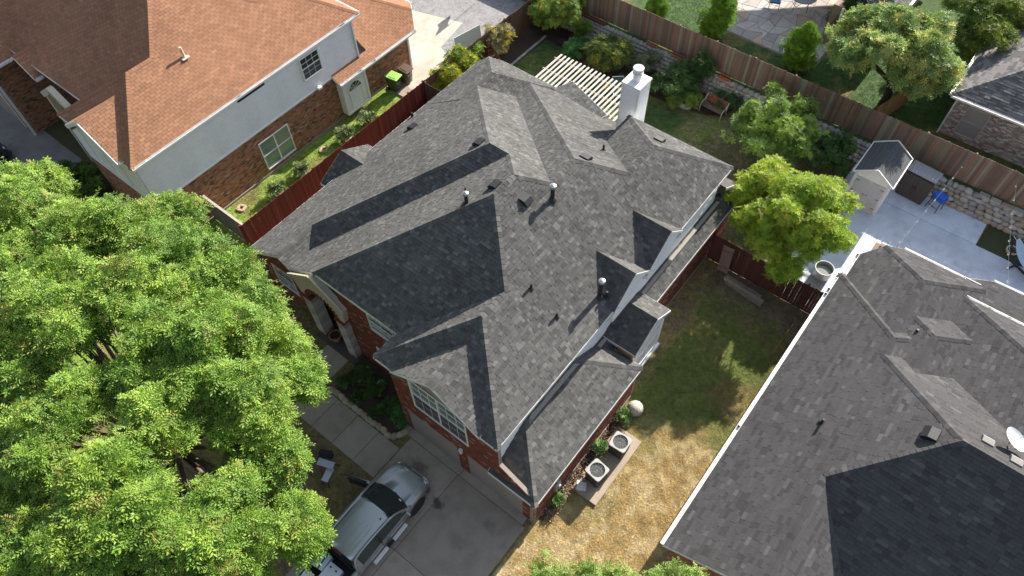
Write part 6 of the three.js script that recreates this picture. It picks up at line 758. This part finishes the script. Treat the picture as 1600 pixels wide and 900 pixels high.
const t4L = [[-6.9,3.9,-37,1],[-6.1,4.5,-37.5,1.2],[-5,4.5,-38.5,1.2],[-3.9,4.8,-38,1.1],[-2.9,4.4,-39.4,1.1],[-6.3,4,-35.6,.9],[-5.2,4.9,-35.3,1.1],[-4.3,5.4,-34.9,.9],[-3.5,5,-35.7,1.1],[-2.7,5.4,-35.8,1.1],[-5.7,4.4,-34.6,.9],[-3.5,4.3,-35.2,.9],[-2.9,4.7,-35.4,1],[-1.6,4.8,-35.7,.9],[-4.5,5.3,-36.8,1.2],[-1.9,4.2,-37.2,1],[-5.6,3.3,-36.2,.8],[-2.4,3.5,-35.9,.8],[-1.4,3.9,-36.6,.8],[-6.6,3.3,-36.6,.7]];
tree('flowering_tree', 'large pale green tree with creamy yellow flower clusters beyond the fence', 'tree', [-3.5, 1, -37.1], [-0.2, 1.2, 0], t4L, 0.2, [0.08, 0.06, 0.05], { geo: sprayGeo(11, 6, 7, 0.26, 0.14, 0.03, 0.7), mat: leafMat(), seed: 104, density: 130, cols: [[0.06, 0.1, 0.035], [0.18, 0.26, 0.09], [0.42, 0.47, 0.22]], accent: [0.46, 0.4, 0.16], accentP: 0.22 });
const t5L = [[-3.3,3.5,-46,1.3],[-.9,3.4,-48.5,1.3],[-3,3.8,-44.3,1.1],[-1.7,4.5,-42.6,1.3],[-.9,4.1,-44.5,1.2],[.4,4,-45.5,1.1],[-1.9,3.7,-41.9,1.3],[-.7,4.2,-43,1.2],[-.1,4.3,-42.7,1],[1.2,3.9,-45,1.4],[-1,3.5,-41.2,1],[1,4.2,-43,1.1],[2.2,4,-44.5,1.3],[-.4,4.6,-40.6,.9],[-1.3,3.2,-40.2,.9],[2,4.6,-42.4,1]];
tree('leafy_tree', 'dense yellow-green tree overhanging the brick house at the top right corner', 'tree', [-0.9, 1, -43.5], [0, 1.6, 0], t5L, 0.2, [0.1, 0.08, 0.06], { geo: smallSpray, mat: leafMat(), seed: 105, density: 190, cols: [[0.03, 0.06, 0.008], [0.1, 0.15, 0.012], [0.24, 0.27, 0.02]], scale: 1.15 });
const t6L = [[-2.9,4.4,-4.3,.7],[-2.3,4.7,-4.5,.7],[-1.8,4,-5.6,.55],[-.9,4.3,-6,.7],[-.4,4.3,-6.2,.55],[.4,4.4,-6.7,.6],[.8,4.3,-7.3,.7],[-2.8,4.6,-3.7,.6],[-2.3,4.6,-4.1,.6],[-1.6,4.8,-4.2,.6],[-1.1,4.4,-5.1,.7],[-.5,4.6,-5.5,.6],[.4,4.6,-5.9,.6],[.9,4.2,-6.5,.7],[-1.5,4.8,-3.2,.9],[0,4.9,-4.4,.9]];
tree('street_tree', 'leafy green tree top at the bottom edge between the two grey roofs', 'tree', [-0.8, 0, -4.3], [0, 2.4, 0], t6L, 0.12, [0.18, 0.14, 0.1], { geo: ashSpray, mat: leafMat(), seed: 106, gain: [1, 1, 1], density: 230, scale: 0.8, cols: [[0.12, 0.23, 0.03], [0.24, 0.38, 0.05], [0.42, 0.5, 0.11]] });
// columnar evergreens beyond the fence
function evergreen(label, x, y, z, h, r, seed, cols) { const t = thing('evergreen_shrub', label, 'evergreen', [x, y, z]); part('stem', [rod([0, -0.1, 0], [0, h * 0.5, 0], 0.07, 0.03), ...[0, 1, 2, 3, 4].map(i => rod([0, 0.1, 0], [r * 0.5 * Math.cos(i * 1.3), h * 0.4, r * 0.5 * Math.sin(i * 1.3)], 0.04, 0.015))], M(0.1, 0.075, 0.055), t); const lobes = []; for (let i = 0; i < 7; i++) { const u = i / 6; lobes.push([0.05 * Math.sin(i * 2), 0.55 + u * (h - 0.75), 0.05 * Math.cos(i * 3), r * (0.62 + 0.38 * Math.sin(Math.PI * Math.min(1, u * 0.75 + 0.22)) - 0.25 * u * u)]); } crown(t, lobes, { geo: cypress, mat: leafMat({ transmission: 0.2 }), seed, density: 900 / (r * 1.1), cols, flatten: 0.95, outward: 1, upward: 1, floor: 0.15 }, 0, 0, 0); return t; }
const G_CY = [[0.045, 0.1, 0.008], [0.11, 0.21, 0.01], [0.24, 0.35, 0.016]];
evergreen('tall rounded bright evergreen at the left end of the flagstone patio', -13.9, 1, -36.4, 3.4, 0.95, 201, G_CY);
evergreen('egg-shaped bright evergreen at the right corner of the flagstone patio', -8.7, 1, -36.6, 2.9, 0.98, 202, G_CY);
evergreen('dark evergreen behind the egg-shaped one, beside the house corner', -7.7, 1, -40.3, 3.0, 0.9, 203, [[0.015, 0.035, 0.006], [0.03, 0.07, 0.01], [0.06, 0.11, 0.012]]);
evergreen('small evergreen just beyond the fence at the very top of the picture', -17.6, 1, -35.6, 1.6, 0.7, 204, G_CY);
// shrubs
function shrub(name, label, x, z, h, r, seed, cols, o = {}) { const t = thing(name, label, o.cat ?? 'shrub', [x, o.y ?? 0, z], 0, o.group); const rr = rng(seed); const st = []; for (let i = 0; i < 7; i++) st.push(rod([0, 0, 0], [(rr() - .5) * r * 1.3, h * (0.6 + 0.3 * rr()), (rr() - .5) * r * 1.3], 0.018, 0.006, 5)); part('stem', st, M(0.13, 0.1, 0.07), t); const lobes = []; const n = o.n ?? 7; for (let i = 0; i < n; i++) { const a = i * 2.4, q = i ? r * (0.35 + 0.35 * rr()) : 0; lobes.push([q * Math.cos(a) * (o.sx ?? 1), h * (0.45 + 0.3 * rr()) , q * Math.sin(a) * (o.sz ?? 1), Math.min(r, h * 0.55) * (0.55 + 0.3 * rr())]); } crown(t, lobes, { geo: o.geo ?? bushSpray, mat: leafMat({ transmission: 0.25 }), seed, density: o.density ?? 420, cols, floor: 0.03, accent: o.accent, accentP: o.accentP ?? 0, name: 'foliage', scale: o.scale ?? 1 }, 0, 0, 0); return t; }
const G1 = [[0.05, 0.09, 0.016], [0.11, 0.17, 0.026], [0.22, 0.29, 0.05]], G2 = [[0.015, 0.04, 0.008], [0.035, 0.08, 0.015], [0.08, 0.15, 0.03]], GY = [[0.1, 0.12, 0.008], [0.24, 0.24, 0.012], [0.42, 0.38, 0.02]];
shrub('shrub', 'big sprawling shrub with yellow tips between pergola and stone wall', -17.9, -31.3, 1.7, 1.5, 301, [[0.035, 0.06, 0.015], [0.075, 0.11, 0.025], [0.14, 0.18, 0.05]], { n: 10, accent: [0.32, 0.3, 0.04], accentP: 0.14, density: 330, geo: fineSpray, scale: 1.7 });
shrub('shrub', 'dark green rounded shrub right of the chimney', -13.4, -31.9, 1.6, 1.2, 302, G2, { n: 9, density: 400 });
shrub('conifer', 'tall thin dark shrub rising against the long fence', -12.7, -32.9, 2.6, 0.55, 303, G2, { n: 9, geo: fineSpray, scale: 1.6 });
shrub('shrub', 'grey sparse shrub behind the chimney', -16, -32.2, 1.4, 0.8, 304, [[0.06, 0.06, 0.045], [0.11, 0.11, 0.08], [0.17, 0.17, 0.12]], { density: 200 });
shrub('rose_bush', 'rose bush with white blooms beside the chimney', -14.5, -31.0, 1.2, 0.5, 305, G2, { accent: [0.7, 0.7, 0.65], accentP: 0.06, cat: 'rose bush' });
shrub('shrub', 'light green plant in the bed between evergreen shrub and bench', -12.2, -31.3, 1.0, 0.5, 306, G1, {});
shrub('shrub', 'low dark plants behind the garden bench', -10.6, -32.4, 0.8, 0.9, 307, G2, { sx: 1.3, density: 250 });
shrub('shrub', 'leafy green plant behind the left galvanised edging', -20, -30.9, 1.1, 0.7, 308, [[0.03, 0.08, 0.02], [0.06, 0.15, 0.04], [0.1, 0.22, 0.07]], {});
shrub('vine', 'green vine with yellow leaves climbing the left fence corner', -22.4, -32.2, 2.6, 1.5, 309, G1, { n: 10, accent: [0.4, 0.33, 0.03], accentP: 0.12, cat: 'vine', density: 300 });
shrub('vine', 'purple-stemmed vine with yellow leaves on the brown fence above the red rack', -23.9, -28.4, 2.0, 0.9, 310, [[0.13, 0.1, 0.09], [0.2, 0.17, 0.13], [0.3, 0.27, 0.12]], { accent: [0.5, 0.38, 0.02], accentP: 0.3, cat: 'vine', density: 170 });
shrub('shrub', 'small green plants beside the red rack and the roof edge', -22.9, -26.6, 0.7, 0.7, 311, G1, { density: 260 });
shrub('shrub', 'slender bamboo-like plant in front of the stone wall by the long trough', -20.6, -32.4, 1.7, 0.45, 312, G1, { geo: fineSpray, scale: 1.5 });
shrub('shrub', 'trailing green plant at the right galvanised edging', -13.0, -30.7, 0.7, 0.4, 313, G1, {});
tree('bushy_tree', 'dark leafy bush between the loose green tree and the white shed', 'bush', [-4.3, 0, -31.2], [0, 0.5, 0], [[-5.2,1.1,-31.4,.7],[-4.5,1.4,-31.8,.8],[-3.8,1.3,-32.2,.8],[-4.8,1.5,-30.2,.6],[-4.1,1.3,-30.8,.6],[-3.6,1.1,-31,.7]], 0.05, [0.13, 0.1, 0.07], { geo: bushSpray, mat: leafMat({ transmission: 0.25 }), seed: 314, density: 330, cols: G2, accent: [0.6, 0.6, 0.55], accentP: 0.01 });
shrub('hedge', 'yellow and green hedge shrub at the end of the red fence', -24.35, -24.3, 1.9, 1.0, 315, GY, { n: 12, sz: 1.7, sx: 0.7, accent: [0.12, 0.2, 0.03], accentP: 0.2, cat: 'hedge', density: 420 });
shrub('hedge', 'green bush behind the yellow hedge by the brown fence', -24.3, -26.0, 1.7, 0.7, 316, G1, { cat: 'hedge' });
[[-26.2, -12.15, 'second from the big tree'], [-26.25, -14.0, 'beneath the brick wall window'], [-26.3, -17.35, 'before the arched bay window'], [-26.2, -19.0, 'nearest the wheelie bins']].forEach(([x, z, w], i) => shrub('rose_shrub', 'small sprawling rose shrub in a paver ring, ' + w, x, z, 0.75, 0.55, 320 + i, [[0.05, 0.08, 0.03], [0.13, 0.17, 0.07], [0.26, 0.28, 0.14]], { density: 200 + 30 * i, cat: 'rose shrub' }));
shrub('hedge', 'dense green hedge in front of the brown house entrance', -34.5, -5.9, 1.6, 1.6, 330, [[0.03, 0.06, 0.006], [0.06, 0.11, 0.01], [0.13, 0.2, 0.016]], { n: 12, sx: 1.5, sz: 0.8, density: 300, cat: 'hedge' });
shrub('shrub', 'dark shrub with purple leaves beside the left driveway', -36.6, -4.7, 1.0, 0.8, 331, [[0.02, 0.015, 0.02], [0.05, 0.02, 0.035], [0.13, 0.05, 0.08]], { accent: [0.03, 0.06, 0.015], accentP: 0.4 });
shrub('shrub', 'dark low shrub between the purple shrub and the green hedge', -34.6, -4.4, 0.9, 1.0, 332, G2, {});
// front flower bed
[[-14.9, -7.2, 0.7, 0.6, 'by the hose and the stone pillar'], [-13.9, -7.1, 0.6, 0.6, 'in the middle of the front bed'], [-12.9, -6.9, 0.55, 0.6, 'in the front bed under the brick corner'], [-14.3, -6.4, 0.4, 0.5, 'in the front bed near the stone blocks'], [-15.2, -6.6, 0.6, 0.5, 'in the front bed beside the entrance path'], [-13.2, -6.25, 0.35, 0.45, 'at the front bed edging, lowest of all']].forEach(([x, z, h, r, w], i) => shrub('shrub', 'dark green shrub ' + w, x, z, h * 0.7, r * 0.9, 340 + i, G2, { accent: [0.5, 0.5, 0.5], accentP: 0.006, density: 380 }));
shrub('shrub', 'brighter green leafy plant at the brick garage corner', -12.0, -6.75, 0.7, 0.35, 350, [[0.03, 0.09, 0.03], [0.06, 0.16, 0.05], [0.1, 0.24, 0.08]], {});
[[-4.62, -12.7, 'next to the pale boulder'], [-4.65, -10.9, 'between the brick wall and the farther air conditioner'], [-4.7, -8.0, 'by the meter box near the driveway']].forEach(([x, z, w], i) => shrub('weed', 'leafy green weed ' + w, x, z, 0.5, 0.3, 360 + i, [[0.04, 0.09, 0.02], [0.1, 0.17, 0.05], [0.2, 0.28, 0.11]], { density: 260, cat: 'weed' }));
renderer.render(scene, camera);
